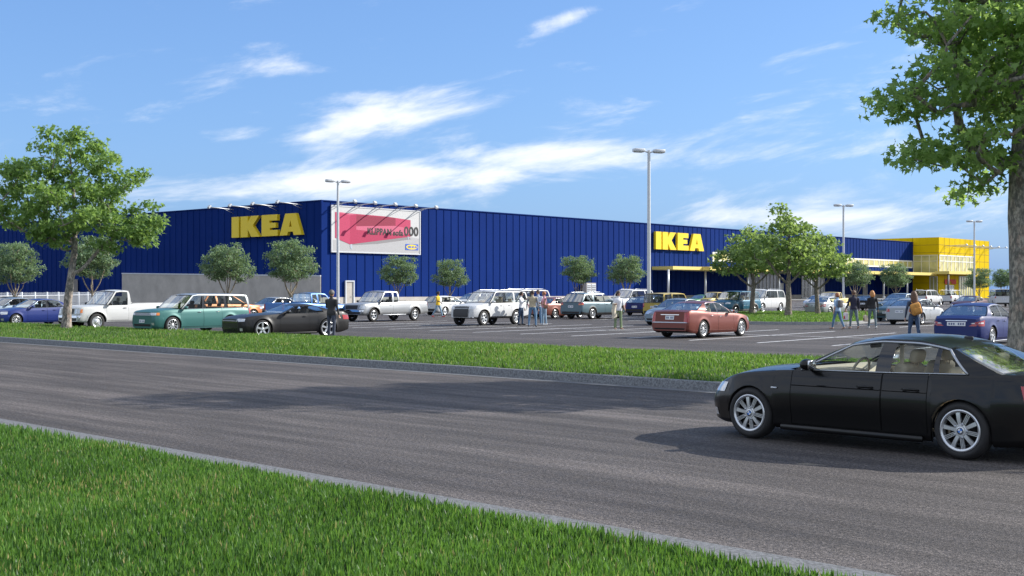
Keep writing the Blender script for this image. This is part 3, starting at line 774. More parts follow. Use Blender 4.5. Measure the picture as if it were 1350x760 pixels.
SPEC['crossover'] = wagon_spec(L=4.95, wb=2.95, H=1.72, bz=1.10, rake=.9, tr=.5, w=.97, R=.37, rim='ten', rw=.74, clad=.17, taillamp=[(-.2, .92), (.14, .92), (.14, 1.08), (-.16, 1.08)], tl2=[(-.18, .93), (.1, .93), (.1, .98), (-.16, .98)], roofrail=True, rearglass=G_TINT, glass=G_CLEAR)
SPEC['small_crossover'] = wagon_spec(L=4.70, wb=2.80, H=1.66, bz=1.05, rake=.95, tr=.55, w=.94, R=.36, rw=.72, rim='five')
SPEC['hatchback'] = wagon_spec(L=4.20, wb=2.58, H=1.48, bz=.98, fo=.82, w=.875, R=.315, zs=.19, rake=.85, tr=.42, three=False, rw=.72, rim='steel', fz=.72, hz=.86, taillamp=[(-.14, .82), (.12, .82), (.1, 1.1), (-.1, 1.1)], rearglass=G_TINT)
SPEC['low_hatchback'] = wagon_spec(L=4.35, wb=2.60, H=1.42, bz=.95, fo=.88, w=.88, R=.32, zs=.19, rake=.95, tr=.7, three=False, rw=.70, rim='five', fz=.70, hz=.84)
SPEC['offroad'] = wagon_spec(L=4.85, wb=2.78, H=1.86, bz=1.19, fo=.82, w=.935, R=.40, zs=.40, rake=.60, tr=.16, rw=.82, rim='six', rimf=.62, clad=.08, cladmat=M_BLKP, gap=.07, roofrail=True, fz=1.03, hz=1.10, flare=.03,
    headlamp=[(-.24, .88), (.12, .90), (.14, 1.03), (-.2, 1.03)], grille=[(.45, .86, .50, 1.04, M_BLKP, 2, M_SATIN)], frontbits=[(.50, .46, .52, .86, M_BLKP, 'bull_bar', .05)], fplate=(.78, .52, .13), seatmat=M_SEATB,
    extra=[('dashboard_paper', [('box', (.62, .12, 1.27), (.30, .42, .01), .002, 24)], mat('orange_paper', (.75, .38, .06), .6))])
SPEC['large_suv'] = wagon_spec(L=5.45, wb=3.30, H=1.95, bz=1.23, fo=.95, w=1.0, R=.40, zs=.36, rake=.62, tr=.25, rw=.80, rim='six', gap=.07, roofrail=True, fz=1.08, hz=1.14, taillamp=[(-.10, .85), (.10, .85), (.09, 1.24), (-.08, 1.24)])
SPEC['two_tone_suv'] = wagon_spec(L=4.95, wb=2.90, H=1.85, bz=1.17, fo=.92, w=.95, R=.39, zs=.36, rake=.55, tr=.20, rw=.80, rim='five', rimf=.62, gap=.07, clad=.22, archclad=.09, cladmat=mat('grey_cladding', (.16, .165, .17), .5), fz=1.02, hz=1.10, seatmat=M_SEATB)
SPEC['box_suv'] = wagon_spec(L=4.40, wb=2.60, H=1.72, bz=1.05, fo=.75, w=.90, R=.35, zs=.25, rake=.40, tr=.08, rw=.86, rim='five', fz=.92, glass=G_MID)
SPEC['van'] = wagon_spec(L=5.6, wb=3.43, H=2.08, bz=1.25, fo=.80, w=1.0, R=.37, zs=.33, rake=.62, tr=.16, rw=.84, ab=2.0, rim='steel', fz=.98, hz=1.05, taillamp=[(-.09, 1.0), (.09, 1.0), (.07, 1.42), (-.06, 1.42)], tlyaw=30, rearglass=G_TINT, rplate=(.92, .42, .14))
def pickup_spec(**k):
    L, wb, H, bz, ext = k.pop('L'), k.pop('wb'), k.pop('H'), k.pop('bz'), k.pop('ext')
    fo = .93; ro = L - wb - fo; xF, xR = wb / 2 + fo, -wb / 2 - ro; w = k.get('w', 1.0); ab = xF - 1.42; at_ = ab - .55
    cb = ab - (1.75 if ext else 1.32); c0 = ab - 1.15
    pl = [('p', ab, at_, ab - .09, at_ - .08), ('w', ab - .09, at_ - .08, c0 + .02, c0 - .03)]
    if ext: pl += [('p', c0 + .02, c0 - .03, c0 - .12, c0 - .13), ('w', c0 - .12, c0 - .13, cb + .12, cb + .14), ('p', cb + .12, cb + .14, cb, cb + .06)]
    else: pl += [('p', c0 + .02, c0 - .03, cb, cb + .06)]
    d = dict(wb=wb, fo=fo, ro=ro, w=w, R=.40, zs=.40, H=H,
        belt=[(xR, bz + .03), (cb - .2, bz + .05), (cb, bz + .03), (0, bz), (ab, bz - .02), (wb / 2, bz - .06), (xF - .2, bz - .09), (xF, bz - .15)],
        plan=[(xR, w * .94), (xR + .2, w * .98), (0, w), (wb / 2, w), (xF - .3, w * .96), (xF - .08, w * .90), (xF, w * .82)],
        nose=[(.3, -.10), (.45, 0), (.66, .0), (.68, -.05), (1.0, -.06), (1.2, -.11)], tail=[(.3, .12), (.45, 0), (.6, 0), (.64, .08), (1.2, .08)],
        A=[(ab, at_), (cb, cb + .06)], roof=[(at_, H - .09), (at_ - .4, H - .05), (cb + .06, H - .07)], rw=.80, roofcrown=.045, bowR=.02, bowF=.10, pillars=pl,
        doors=[(c0, ab)] + ([(cb + .12, c0 - .01)] if ext and 0 else []), seats=[(ab - 1.25, 2)], mirror=ab - .16, bed=(xR + .18, cb - .06), rim='steel', rimf=.60, gap=.08, flare=.03,
        headlamp=[(-.20, bz - .40), (.16, bz - .38), (.18, bz - .17), (-.18, bz - .18)], hlyaw=30, taillamp=[(-.07, bz - .32), (.07, bz - .32), (.07, bz - .0), (-.06, bz - .0)], tlyaw=40,
        grille=[(.50, bz - .40, .52, bz - .17, M_BLKP, 3, M_BLKP)], fplate=(.55, .01, .01), rplate=(.62, .40, .14), frontbits=[(.86, .46, .9, .58, M_BLKP, 'lower_bumper', .01), (.9, .60, .92, .70, M_CHROME, 'bumper', .02)], rearbits=[(.9, .50, .9, .66, M_CHROME, 'bumper', .02)])
    d.update(k); return d
SPEC['work_pickup'] = pickup_spec(L=5.85, wb=3.55, H=1.90, bz=1.18, ext=False, rim='steel', mirrormat=M_BLKP, handlemat=M_BLKP, amber=[(.08, .82), (.17, .82), (.17, .99), (.1, .99)])
SPEC['club_pickup'] = pickup_spec(L=5.75, wb=3.55, H=1.86, bz=1.15, ext=True, rim='five', clad=.16, cladmat=mat('grey_cladding', (.16, .165, .17), .5), flare=.06, railbmat=M_BLKP, mirrormat=M_BLKP,
    extra=[('running_board', [('box', (.1, 1.0, .40), (2.0, .14, .05), .015), ('box', (.1, -1.0, .40), (2.0, .14, .05), .015)], M_SATIN)])
SPEC['old_pickup'] = pickup_spec(L=5.3, wb=3.2, H=1.75, bz=1.08, ext=True, rim='five', w=.95, R=.37, zs=.34)

PAINTS = {
 'black': paint('black_paint', (.003, .003, .0034), .0, .30, .0, .30), 'matt_black': paint('charcoal_paint', (.008, .008, .009), .0, .45, .015, .25),
 'blue': paint('blue_paint', (.0018, .0135, .115), .0, .42), 'royal': paint('royal_blue_paint', (.006, .022, .150), .05, .40), 'teal': paint('teal_paint', (.040, .140, .132), .15, .38), 'orange': paint('copper_paint', (.40, .145, .05), .2, .38),
 'silver': paint('silver_paint', (.34, .355, .37), .45, .38), 'white': paint('white_paint', (.53, .54, .545), .0, .42), 'skyblue': paint('sky_blue_paint', (.035, .135, .37), .2, .38),
 'red': paint('red_brown_paint', (.165, .044, .033), .35, .38), 'bluegrey': paint('blue_grey_paint', (.085, .135, .165), .2, .38), 'navy': paint('navy_paint', (.003, .014, .12), .15, .38),
 'yellow': paint('yellow_paint', (.44, .33, .075), .1, .42), 'teal_blue': paint('teal_blue_paint', (.016, .105, .175), .2, .38), 'maroon': paint('maroon_paint', (.065, .010, .010), .2, .38),
 'rosebrown': paint('rose_brown_paint', (.20, .07, .055), .2, .4), 'green': paint('green_paint', (.08, .24, .065), .1, .42), 'lightblue': paint('light_blue_paint', (.18, .24, .30), .35, .38),
 'grey': paint('grey_paint', (.2, .21, .22), .45, .38), 'tan': paint('pale_yellow_paint', (.52, .42, .14), .1, .42), 'slate': paint('slate_paint', (.04, .08, .105), .2, .38)}
_protos = {}
def vehicle(spec, colour, name, label, cat, px=None, py=None, heading=0.0, wheel=None, xy=None, group='cars in the store car park'):
    """px, py: where the photograph shows a wheel touch the ground; wheel: (+1 front / -1 rear, +1 left / -1 right)"""
    if spec not in _protos: _protos[spec] = car(**SPEC[spec])
    S = SPEC[spec]; a = R(heading)
    p = Vector((xy[0], xy[1], 0)) if xy else ground(px, py)
    if wheel:
        lx, ly = wheel[0] * S['wb'] / 2, wheel[1] * (S['w'] - .02)
        p = p - Vector((lx * math.cos(a) - ly * math.sin(a), lx * math.sin(a) + ly * math.cos(a), 0))
    return _protos[spec].put(name, label, cat, (p.x, p.y, 0), a, group, PAINTS[colour])
FL, FR, RL, RR = (1, 1), (1, -1), (-1, 1), (-1, -1)
def depth(px, Y): return ((px - CX) / FOC * Y, Y)
def all_vehicles():
    V = vehicle
    V('near_sedan', 'black', 'sedan', 'large glossy black sedan with beige seats driving on the road', 'car', 1266, 607, 134, RL, group='cars on the road')
    V('sedan', 'royal', 'sedan', 'bright blue sedan behind the big tree trunk, beside the white picket fence', 'car', 21.5, 430.5, 230, FL)
    V('rounded_sedan', 'lightblue', 'sedan', 'pale silver blue sedan parked just behind the bright blue sedan by the fence', 'car', -8, 423, 230, FL)
    V('sedan', 'matt_black', 'sedan', 'dark sedan mostly hidden, farthest of the three sedans near the picket fence', 'car', -14, 418, 230, FL)
    V('work_pickup', 'white', 'pickup_truck', 'white single cab pickup with black grille beside the big tree trunk', 'pickup truck', 128, 436.3, 229, FL)
    V('boxy_wagon', 'teal', 'station_wagon', 'teal green boxy station wagon with silver roof', 'car', 228, 440.7, 230, FL)
    V('small_crossover', 'orange', 'crossover', 'copper orange crossover behind the teal wagon', 'car', xy=depth(297, 74), heading=52)
    V('rounded_sedan', 'silver', 'sedan', 'silver sedan with curved roof behind the copper orange crossover', 'car', xy=depth(357, 84), heading=232)
    V('sedan', 'white', 'sedan', 'white sedan showing only its roof between silver sedan and sky blue pickup', 'car', xy=depth(389, 88), heading=232)
    V('coupe', 'matt_black', 'coupe', 'charcoal black two door coupe beside the man in dark jacket', 'car', 346.4, 447, 219, FL)
    V('old_pickup', 'skyblue', 'pickup_truck', 'sky blue pickup with dark tailgate behind the charcoal coupe', 'pickup truck', 449, 424.5, 50, FR)
    V('club_pickup', 'silver', 'pickup_truck', 'silver extended cab pickup with grey lower sides and flared rear wheel arch', 'pickup truck', 493, 424.5, 231, FL)
    V('hatchback', 'white', 'hatchback', 'white hatchback with grey tailgate behind the man in yellow shirt', 'car', 587, 416, 49, RR)
    V('small_crossover', 'white', 'crossover', 'white car behind the white hatchback, only its rear side windows visible', 'car', xy=depth(622, 113), heading=232)
    V('offroad', 'white', 'suv', 'white off road vehicle with black front bumper guard beside the group of four people', 'suv', 638.5, 429.8, 232, FL)
    V('large_suv', 'white', 'suv', 'tall white sport utility behind the white off road vehicle with roof showing above', 'suv', xy=depth(682, 86), heading=232)
    V('rounded_sedan', 'rosebrown', 'sedan', 'rose brown sedan between the group of four people and the blue grey wagon', 'car', 732, 420, 49, RR)
    V('crossover', 'bluegrey', 'crossover', 'blue grey crossover wagon with black lower edge seen from behind', 'car', 781.5, 421, 49, RR)
    V('large_suv', 'white', 'suv', 'white sport utility behind the woman in green trousers', 'suv', xy=depth(829, 108), heading=231)
    V('low_hatchback', 'navy', 'hatchback', 'navy blue hatchback with number plate, left of the tall lamp post base', 'car', xy=depth(852, 93), heading=60)
    V('hatchback', 'skyblue', 'hatchback', 'small blue hatchback half hidden behind the lamp post and yellow boxy car', 'car', xy=depth(866, 108), heading=52)
    V('box_suv', 'yellow', 'suv', 'mustard yellow boxy car behind the grey sedan', 'suv', xy=depth(886, 84), heading=50)
    V('rounded_sedan', 'lightblue', 'sedan', 'pale grey blue sedan facing us, partly hidden behind the red brown sedan', 'car', xy=depth(891, 67.5), heading=232)
    V('sharp_sedan', 'red', 'sedan', 'shiny red brown sedan with chrome trim in the middle of the car park', 'car', 927.7, 446, 49, RR)
    V('box_suv', 'yellow', 'suv', 'small yellow car far off beside a green car near the store wall', 'suv', xy=depth(940, 140), heading=232)
    V('low_hatchback', 'green', 'hatchback', 'bright green hatchback near the store wall', 'car', xy=depth(922, 140), heading=232)
    V('two_tone_suv', 'teal_blue', 'suv', 'teal blue sport utility with pale rear windows and grey cladding by the island', 'suv', 995.5, 416.5, 231, RL)
    V('large_suv', 'white', 'suv', 'white sport utility behind the trunk of the middle island tree', 'suv', 1029.5, 411.8, 231, RL)
    V('compact_sedan', 'silver', 'sedan', 'silver sedan behind the right trunk on the tree island', 'car', 1094.6, 416, 49, RR)
    V('old_pickup', 'tan', 'pickup_truck', 'pale yellow pickup behind the silver sedan near the lamp post', 'pickup truck', xy=depth(1096, 121), heading=231)
    V('rounded_sedan', 'white', 'sedan', 'white sedan nose peeking out ahead of the pale yellow pickup', 'car', xy=depth(1078, 133), heading=231)
    V('low_hatchback', 'matt_black', 'hatchback', 'black hatchback with white plate between the two walking women', 'car', xy=depth(1144, 116), heading=62)
    V('small_crossover', 'lightblue', 'crossover', 'pale blue crossover with roof visible above the slate blue hatchback', 'car', xy=depth(1184, 97), heading=230)
    V('low_hatchback', 'slate', 'hatchback', 'slate blue hatchback behind the white sedan, beside the blonde woman', 'car', xy=depth(1186, 76), heading=231)
    V('sedan', 'silver', 'sedan', 'pale silver sedan directly behind the woman with the orange backpack', 'car', 1216, 428.5, 49, RR)
    V('large_suv', 'white', 'suv', 'white sport utility in front of the yellow entrance block, rear to us', 'suv', 1227, 402.8, 49, RR)
    V('large_suv', 'white', 'suv', 'white sport utility below the red entrance sign, half hidden by another', 'suv', xy=depth(1256, 172), heading=49)
    V('sharp_sedan', 'maroon', 'sedan', 'dark maroon sedan facing us behind the bright blue sedan with white plate', 'car', xy=depth(1277, 106), heading=231)
    V('compact_sedan', 'blue', 'sedan', 'bright blue sedan with large white number plate beside the near tree trunk', 'car', 1308.7, 455.8, 50, RR)
    V('van', 'white', 'van', 'white passenger van with dark rear windows near the yellow block', 'van', xy=depth(1318, 145), heading=76)
# ================================================================== the ground, the road, the car park
Rd = Vector((-.70711, .70711, 0)); Nn = Vector((.70711, .70711, 0))      # along the road, and across it away from us
def road(s, n, z=0.0): return Rd * s + Nn * n + Vector((0, 0, z))
N_EDGE, N_GUT, N_KERB, N_BACK, N_LOT = 6.92, 7.36, 18.60, 18.78, 27.3
def asphalt(name, base, streak=True, ang=45, spk=0.5):
    m, nt, p = new_mat(name)
    v = coords(nt, (1, 1, 1), (0, 0, R(ang)))
    st = coords_along(nt, R(ang), (.05, .6, 1))
    big = noise(nt, v, .22, 4); fine = noise(nt, v, 42, 3, .7); mid = noise(nt, v, 5, 4); wear = noise(nt, st, 1.6, 5, .6); wear2 = noise(nt, st, 6.0, 3, .6)
    vo = N(nt, 'ShaderNodeTexVoronoi', Scale=75.0); nt.links.new(v, vo.inputs['Vector'])
    c = ramp(nt, wear, [(.32, tuple(b * .72 for b in base)), (.5, base), (.68, tuple(min(1, b * 1.6) for b in base))])
    c = mix(nt, .5, c, ramp(nt, wear2, [(.35, tuple(b * .6 for b in base)), (.68, tuple(b * 1.7 for b in base))]))
    c = mix(nt, .35, c, ramp(nt, big, [(.3, tuple(b * .65 for b in base)), (.7, tuple(b * 1.3 for b in base))]))
    c = mix(nt, spk, c, ramp(nt, fine, [(.3, (.012, .012, .014)), (.5, base), (.70, tuple(b * 2.6 for b in base))]))
    c = mix(nt, .25, c, ramp(nt, vo.outputs['Color'], [(.1, tuple(b * .3 for b in base)), (.9, tuple(b * 2.2 for b in base))]))
    c = mix(nt, 1.0, c, ramp(nt, wear, [(.36, (.80, .80, .81)), (.5, (1.0, 1.0, 1.0)), (.64, (1.42, 1.41, 1.40))]) if streak else (1, 1, 1), 'MULTIPLY')
    c = mix(nt, 1.0, c, ramp(nt, wear2, [(.40, (.88, .88, .88)), (.60, (1.16, 1.16, 1.16))]), 'MULTIPLY')
    gr = noise(nt, v, 26, 2, .9); c = mix(nt, 1.0, c, ramp(nt, gr, [(.36, (.50, .50, .51)), (.5, (1.0, 1.0, 1.0)), (.64, (1.8, 1.8, 1.77))]), 'MULTIPLY')
    nt.links.new(c, p.inputs['Base Color']); nt.links.new(ramp(nt, mid, [(.3, (.72,) * 3), (.7, (.9,) * 3)]), p.inputs['Roughness'])
    p.inputs['Specular IOR Level'].default_value = .35
    bump(nt, p, mth(nt, 'ADD', fine, vo.outputs['Distance']), .55, .012); return m
def concrete(name, base, scale=3.0, sp=.5):
    m, nt, p = new_mat(name); v = coords(nt)
    a = noise(nt, v, scale, 5); b = noise(nt, v, 28, 4, .7)
    c = ramp(nt, a, [(.3, tuple(x * .8 for x in base)), (.7, tuple(x * 1.15 for x in base))])
    c = mix(nt, sp, c, ramp(nt, b, [(.36, tuple(x * .35 for x in base)), (.6, tuple(x * 1.35 for x in base))]))
    nt.links.new(c, p.inputs['Base Color']); p.inputs['Roughness'].default_value = .88; bump(nt, p, b, .4, .01); return m
M_ROAD = asphalt('road_asphalt', (.060, .053, .0505)); M_LOT = asphalt('lot_asphalt', (.052, .0465, .045), ang=38, spk=.3)
M_KERB = concrete('kerb_aggregate', (.17, .18, .19), 2, .8); M_GUT = concrete('gutter_concrete', (.27, .28, .29), 3, .6)
M_SOIL = mat('lawn_soil', (.035, .06, .016), .95, var=.4, vs=9); M_MEADOW = mat('far_meadow', (.07, .10, .035), .95, var=.3, vs=.05)
M_LINE = mat('line_paint', (.72, .73, .74), .7, var=.22, vs=2.5)

def strip(name, n0, n1, s0, s1, z, m, seg=40):
    mb = MB(); mb.grid(lambda u, v: road(lerp(s0, s1, u), lerp(n0, n1, v), z), seg, 2, smooth=False, flip=True)
    return tag(mb.obj(name, m, fixn=True), kind='structure')
def setting():
    mb = MB(); mb.add([(-3000, -3000, -.05), (3000, -3000, -.05), (3000, 3000, -.05), (-3000, 3000, -.05)], [(0, 1, 2, 3)])
    tag(mb.obj('ground', M_MEADOW), kind='structure')
    strip('parking_lot', N_LOT, 420, -330, 330, .0, M_LOT); strip('road', N_GUT, N_KERB - .38, -200, 220, .0, M_ROAD)
    mg = concrete('gutter_grey', (.135, .14, .148), 3, .7)
    strip('gutter', N_EDGE, N_GUT, -200, 220, .004, mg, 60); strip('gutter', N_KERB - .38, N_KERB, -200, 220, .004, mg, 60)
    for nm, sec in (('kerb', [(N_KERB, 0), (N_KERB + .03, .15), (N_KERB + .05, .165), (N_BACK - .02, .165), (N_BACK, .15), (N_BACK, 0)]), ('kerb', [(N_LOT, 0), (N_LOT, .12), (N_LOT + .14, .12), (N_LOT + .16, 0)])):
        mb = MB(); k = len(sec); ss = np.linspace(-200, 220, 141)
        vs = [road(s, n, z) for s in ss for n, z in sec]
        mb.add(vs, [(i * k + j, i * k + j + 1, (i + 1) * k + j + 1, (i + 1) * k + j) for i in range(140) for j in range(k - 1)], 0, False)
        tag(mb.obj(nm, M_KERB, fixn=True), kind='structure')
    def humped(name, n0, n1, s0, s1, z0, amp):
        mb = MB(); mb.grid(lambda u, v: road(lerp(s0, s1, u), lerp(n0, n1, v), z0 + amp * math.sin(math.pi * v) + .02 * math.sin(9 * u * 7 + v * 5)), 120, 8, flip=True)
        return tag(mb.obj(name, M_SOIL, fixn=True), kind='structure')
    humped('verge_soil', N_BACK, N_LOT, -200, 220, .13, .06); humped('verge_soil', -60, N_EDGE, -150, 200, -.02, .0)
    # ---- stall lines of the car park, measured from the photograph and carried on both ways
    b0, b7 = ground(909, 449.1), ground(463.9, 432.6); rl = (b7 - b0) / 7.0
    l = (ground(870, 438) - ground(756.4, 443.7)).normalized(); mb = MB()
    def line(p, q, w=.13, z=.004):
        d = (q - p).normalized(); e = Vector((-d.y, d.x, 0)) * w / 2; k = max(1, int((q - p).length / 3))
        for i in range(k):
            a, b = p.lerp(q, i / k), p.lerp(q, (i + 1) / k); mb.add([(v.x, v.y, z) for v in (a - e, b - e, b + e, a + e)], [(0, 1, 2, 3)])
    a0 = ground(752, 458.7); ra = (ground(461.6, 445.3) - ground(1059, 472.3)) / 7.0
    for k in range(-14, 26):
        t = a0 + ra * k; b = t - l * 8
        while b.dot(Nn) < N_LOT + .22: b = b + l * .05
        line(b, t)
    aisle = 21.2
    for row in range(7):
        o = b0 + l * (row * aisle)
        for k in range(-12 - 4 * row, 22 + row * 2): line(o + rl * k, o + rl * k + l * 13.2)
        m = o + l * 6.6; line(m + rl * (-12 - 4 * row), m + rl * (21 + row * 2), .11, .008)
    tag(mb.obj('parking_lines', M_LINE), kind='structure')

# ---------------------------------------------------------------- turf: blades too many to count
def blade_field(name, P, h, w, mt, lean=.35, z=None):
    n = len(P); a = RNG.uniform(0, 2 * np.pi, n); hh = h * RNG.uniform(.5, 1.3, n) * (1 + .22 * np.sin(P[:, 0] * 2.3 + P[:, 1]) * np.sin(P[:, 1] * 1.9 - P[:, 0] * .6)); ww = w * RNG.uniform(.7, 1.3, n)
    la = RNG.uniform(0, 2 * np.pi, n); ll = lean * RNG.uniform(0.1, 1, n) * hh
    d = np.stack([np.cos(a), np.sin(a), np.zeros(n)], 1) * ww[:, None] / 2
    L = np.stack([np.cos(la) * ll, np.sin(la) * ll, np.zeros(n)], 1); up = np.zeros((n, 3)); up[:, 2] = hh
    B = np.concatenate([P[:, :2], (np.zeros(n) if z is None else z)[:, None]], 1)
    V = np.stack([B - d, B + d, B + L * .35 + up * .6 + d * .8, B + L * .35 + up * .6 - d * .8, B + L + up * .97], 1).reshape(-1, 3)
    i = (np.arange(n) * 5)[:, None]
    tri = np.concatenate([i + np.array([[0, 1, 2]]), i + np.array([[0, 2, 3]]), i + np.array([[3, 2, 4]])], 1).reshape(-1, 3)
    cl = np.sin(P[:, 0] * 1.3 + 2 * np.sin(P[:, 1] * .9)) * .11 + np.sin(P[:, 0] * 4.1 - P[:, 1] * 3.3) * .09 + np.sin(P[:, 0] * .5 + P[:, 1] * .37 + 1) * .08
    t = np.clip(RNG.normal(.40, .28, n) + cl, 0, .8); pm = np.clip(np.sin(P[:, 0] * .9 + 1.7 * np.sin(P[:, 1] * .7)) * np.sin(P[:, 1] * 1.1 + P[:, 0] * .4) - .35, 0, 1)
    t[RNG.random(n) < .03 + .16 * pm] = 1.0
    return tag(link(name, np_mesh(name, V, tri, [mt], False, np.repeat(t, 5))), kind='stuff')
M_GRASS = leaf_mat('lawn_blades', (.014, .046, .012), (.112, .245, .044), .4, (.34, .29, .12))
M_GRASS2 = leaf_mat('verge_blades', (.028, .074, .016), (.130, .255, .044), .4, (.34, .30, .12))
def scatter(s0, s1, n0, n1, dens):
    k = int((s1 - s0) * (n1 - n0) * dens); s = RNG.uniform(s0, s1, k); n = RNG.uniform(n0, n1, k)
    return np.stack([Rd.x * s + Nn.x * n, Rd.y * s + Nn.y * n], 1), s, n
def turf():
    P = []
    for s0, s1, n0, n1, d in ((-2, 6, 3.2, N_EDGE + .03, 2600), (6, 14, 2.5, N_EDGE + .03, 2300), (14, 26, 2.0, N_EDGE + .03, 900), (-8, -2, 2.5, N_EDGE + .03, 900), (-4, 14, -3, 3.0, 350), (14, 30, -12, 2, 200)):
        p, s, n = scatter(s0, s1, n0, n1, d); P.append(p)
    P = np.concatenate(P); r = np.hypot(P[:, 0], P[:, 1]); P = P[r > 1.2]
    # clumps: some patches thin, some tall
    blade_field('lawn_grass', P, .082, .0135, M_GRASS)
    P = []; Z = []
    for s0, s1, d in ((-30, -6, 160), (-6, 14, 420), (14, 40, 300), (40, 90, 110), (90, 170, 30)):
        p, s, n = scatter(s0, s1, N_BACK, N_LOT + .1, d); v = np.clip((n - N_BACK) / (N_LOT - N_BACK), 0, 1)
        P.append(p); Z.append(.12 + .06 * np.sin(np.pi * v))
    blade_field('verge_grass', np.concatenate(P), .105, .026, M_GRASS2, .5, np.concatenate(Z))

ISL = [(11.6, 71), (12.4, 68.6), (14.5, 67.2), (17, 67.0), (19.0, 68.4), (22, 74.5), (27.5, 87), (30.2, 94), (30.0, 97.5), (27.5, 99.5), (22, 100), (18.4, 98), (16, 92), (13, 80)]
def inside(px, py, poly):
    c = np.zeros(len(px), bool); j = len(poly) - 1
    for i in range(len(poly)):
        xi, yi = poly[i]; xj, yj = poly[j]
        c ^= ((yi > py) != (yj > py)) & (px < (xj - xi) * (py - yi) / (yj - yi + 1e-12) + xi); j = i
    return c
def smooth_poly(P, n=6):
    k = len(P); out = []
    for i in range(k):
        p0, p1, p2, p3 = [Vector(P[(i + d) % k]) for d in (-1, 0, 1, 2)]
        for j in range(n):
            t = j / n; out.append(tuple(.5 * (2 * p1 + (p2 - p0) * t + (2 * p0 - 5 * p1 + 4 * p2 - p3) * t * t + (3 * p1 - p0 - 3 * p2 + p3) * t ** 3)))
    return out
def island():
    O = smooth_poly(ISL); c = Vector((sum(p[0] for p in O) / len(O), sum(p[1] for p in O) / len(O)))
    inn = [tuple(Vector(p) + (c - Vector(p)).normalized() * .2) for p in O]; k = len(O); mb = MB()
    vs = [(x, y, 0) for x, y in O] + [(x, y, .16) for x, y in O] + [(x, y, .16) for x, y in inn] + [(x, y, .05) for x, y in inn]
    mb.add(vs, [(r * k + i, r * k + (i + 1) % k, (r + 1) * k + (i + 1) % k, (r + 1) * k + i) for r in range(3) for i in range(k)])
    tag(mb.obj('island_kerb', M_GUT, fixn=True), kind='structure')
    mb = MB(); mb.add([(x, y, .13) for x, y in inn] + [(c.x, c.y, .2)], [(i, (i + 1) % k, k) for i in range(k)], 0, True)
    tag(mb.obj('island_soil', M_SOIL), kind='structure')
    x = RNG.uniform(11, 31, 60000); y = RNG.uniform(66, 101, 60000); ok = inside(x, y, inn)
    blade_field('island_grass', np.stack([x[ok], y[ok]], 1), .13, .05, M_GRASS2, .5, np.full(ok.sum(), .14))

# ================================================================== the store
U = Vector((.660, .751, 0)).normalized(); NV = Vector((U.y, -U.x, 0)); Vv = Vector((-U.y, U.x, 0))   # along the front, out of the front, along the shaded side
C0 = Vector(((424 - CX) / FOC * 165, 165, 0)); HS = 13.86
def front(a, z, off=0.0): return C0 + U * a + NV * off + Vector((0, 0, z))
def flank(b, z, off=0.0): return C0 + Vv * b - U * off + Vector((0, 0, z))
def a_of(px, base=None, d=None):
    base = base or C0; d = d or U; k = (px - CX) / FOC
    return (k * base.y - base.x) / (d.x - k * d.y)
def zof(py, Y): return EYE - (py - HOR) / FOC * Y
def cladding(name, col, ang, pitch=1.2):
    m, nt, p = new_mat(name); v = coords(nt); big = noise(nt, v, .12, 4); f = noise(nt, v, 2.5, 4)
    st = noise(nt, coords(nt, (1, 1, .05)), .9, 4)
    c = ramp(nt, big, [(.3, tuple(x * .88 for x in col)), (.7, tuple(x * 1.1 for x in col))])
    nt.links.new(mix(nt, .3, c, ramp(nt, st, [(.3, tuple(x * .8 for x in col)), (.7, tuple(x * 1.15 for x in col))])), p.inputs['Base Color'])
    nt.links.new(ramp(nt, f, [(.3, (.55,) * 3), (.7, (.7,) * 3)]), p.inputs['Roughness']); p.inputs['Specular IOR Level'].default_value = .03; return m
M_BLUE = cladding('blue_cladding', (.0052, .0245, .148), 0); M_GREYW = concrete('grey_base_wall', (.43, .40, .36), .6, .2)
M_YEL = cladding('yellow_cladding', (.64, .45, .006), 0); M_YLET = mat('yellow_letters', (.78, .57, .01), .45, var=.04)
M_WHITE = mat('white_frames', (.72, .73, .72), .5); M_CREAM = mat('canopy_yellow', (.72, .58, .16), .5); M_STEEL = mat('galvanised_steel', (.52, .54, .56), .42, metal=.35)
M_POLE = mat('pole_paint', (.55, .57, .59), .4, metal=.2); M_FASC = mat('white_flashing', (.55, .58, .62), .5)
G_STORE = None
def store_glass():
    m, nt, p = new_mat('shop_glass'); p.inputs['Base Color'].default_value = (.40, .36, .16, 1); p.inputs['Roughness'].default_value = .08
    v = coords(nt); f = noise(nt, v, .35, 3); nt.links.new(ramp(nt, f, [(.35, (.36, .34, .12)), (.65, (.60, .54, .20))]), p.inputs['Base Color']); p.inputs['Coat Weight'].default_value = .6; return m
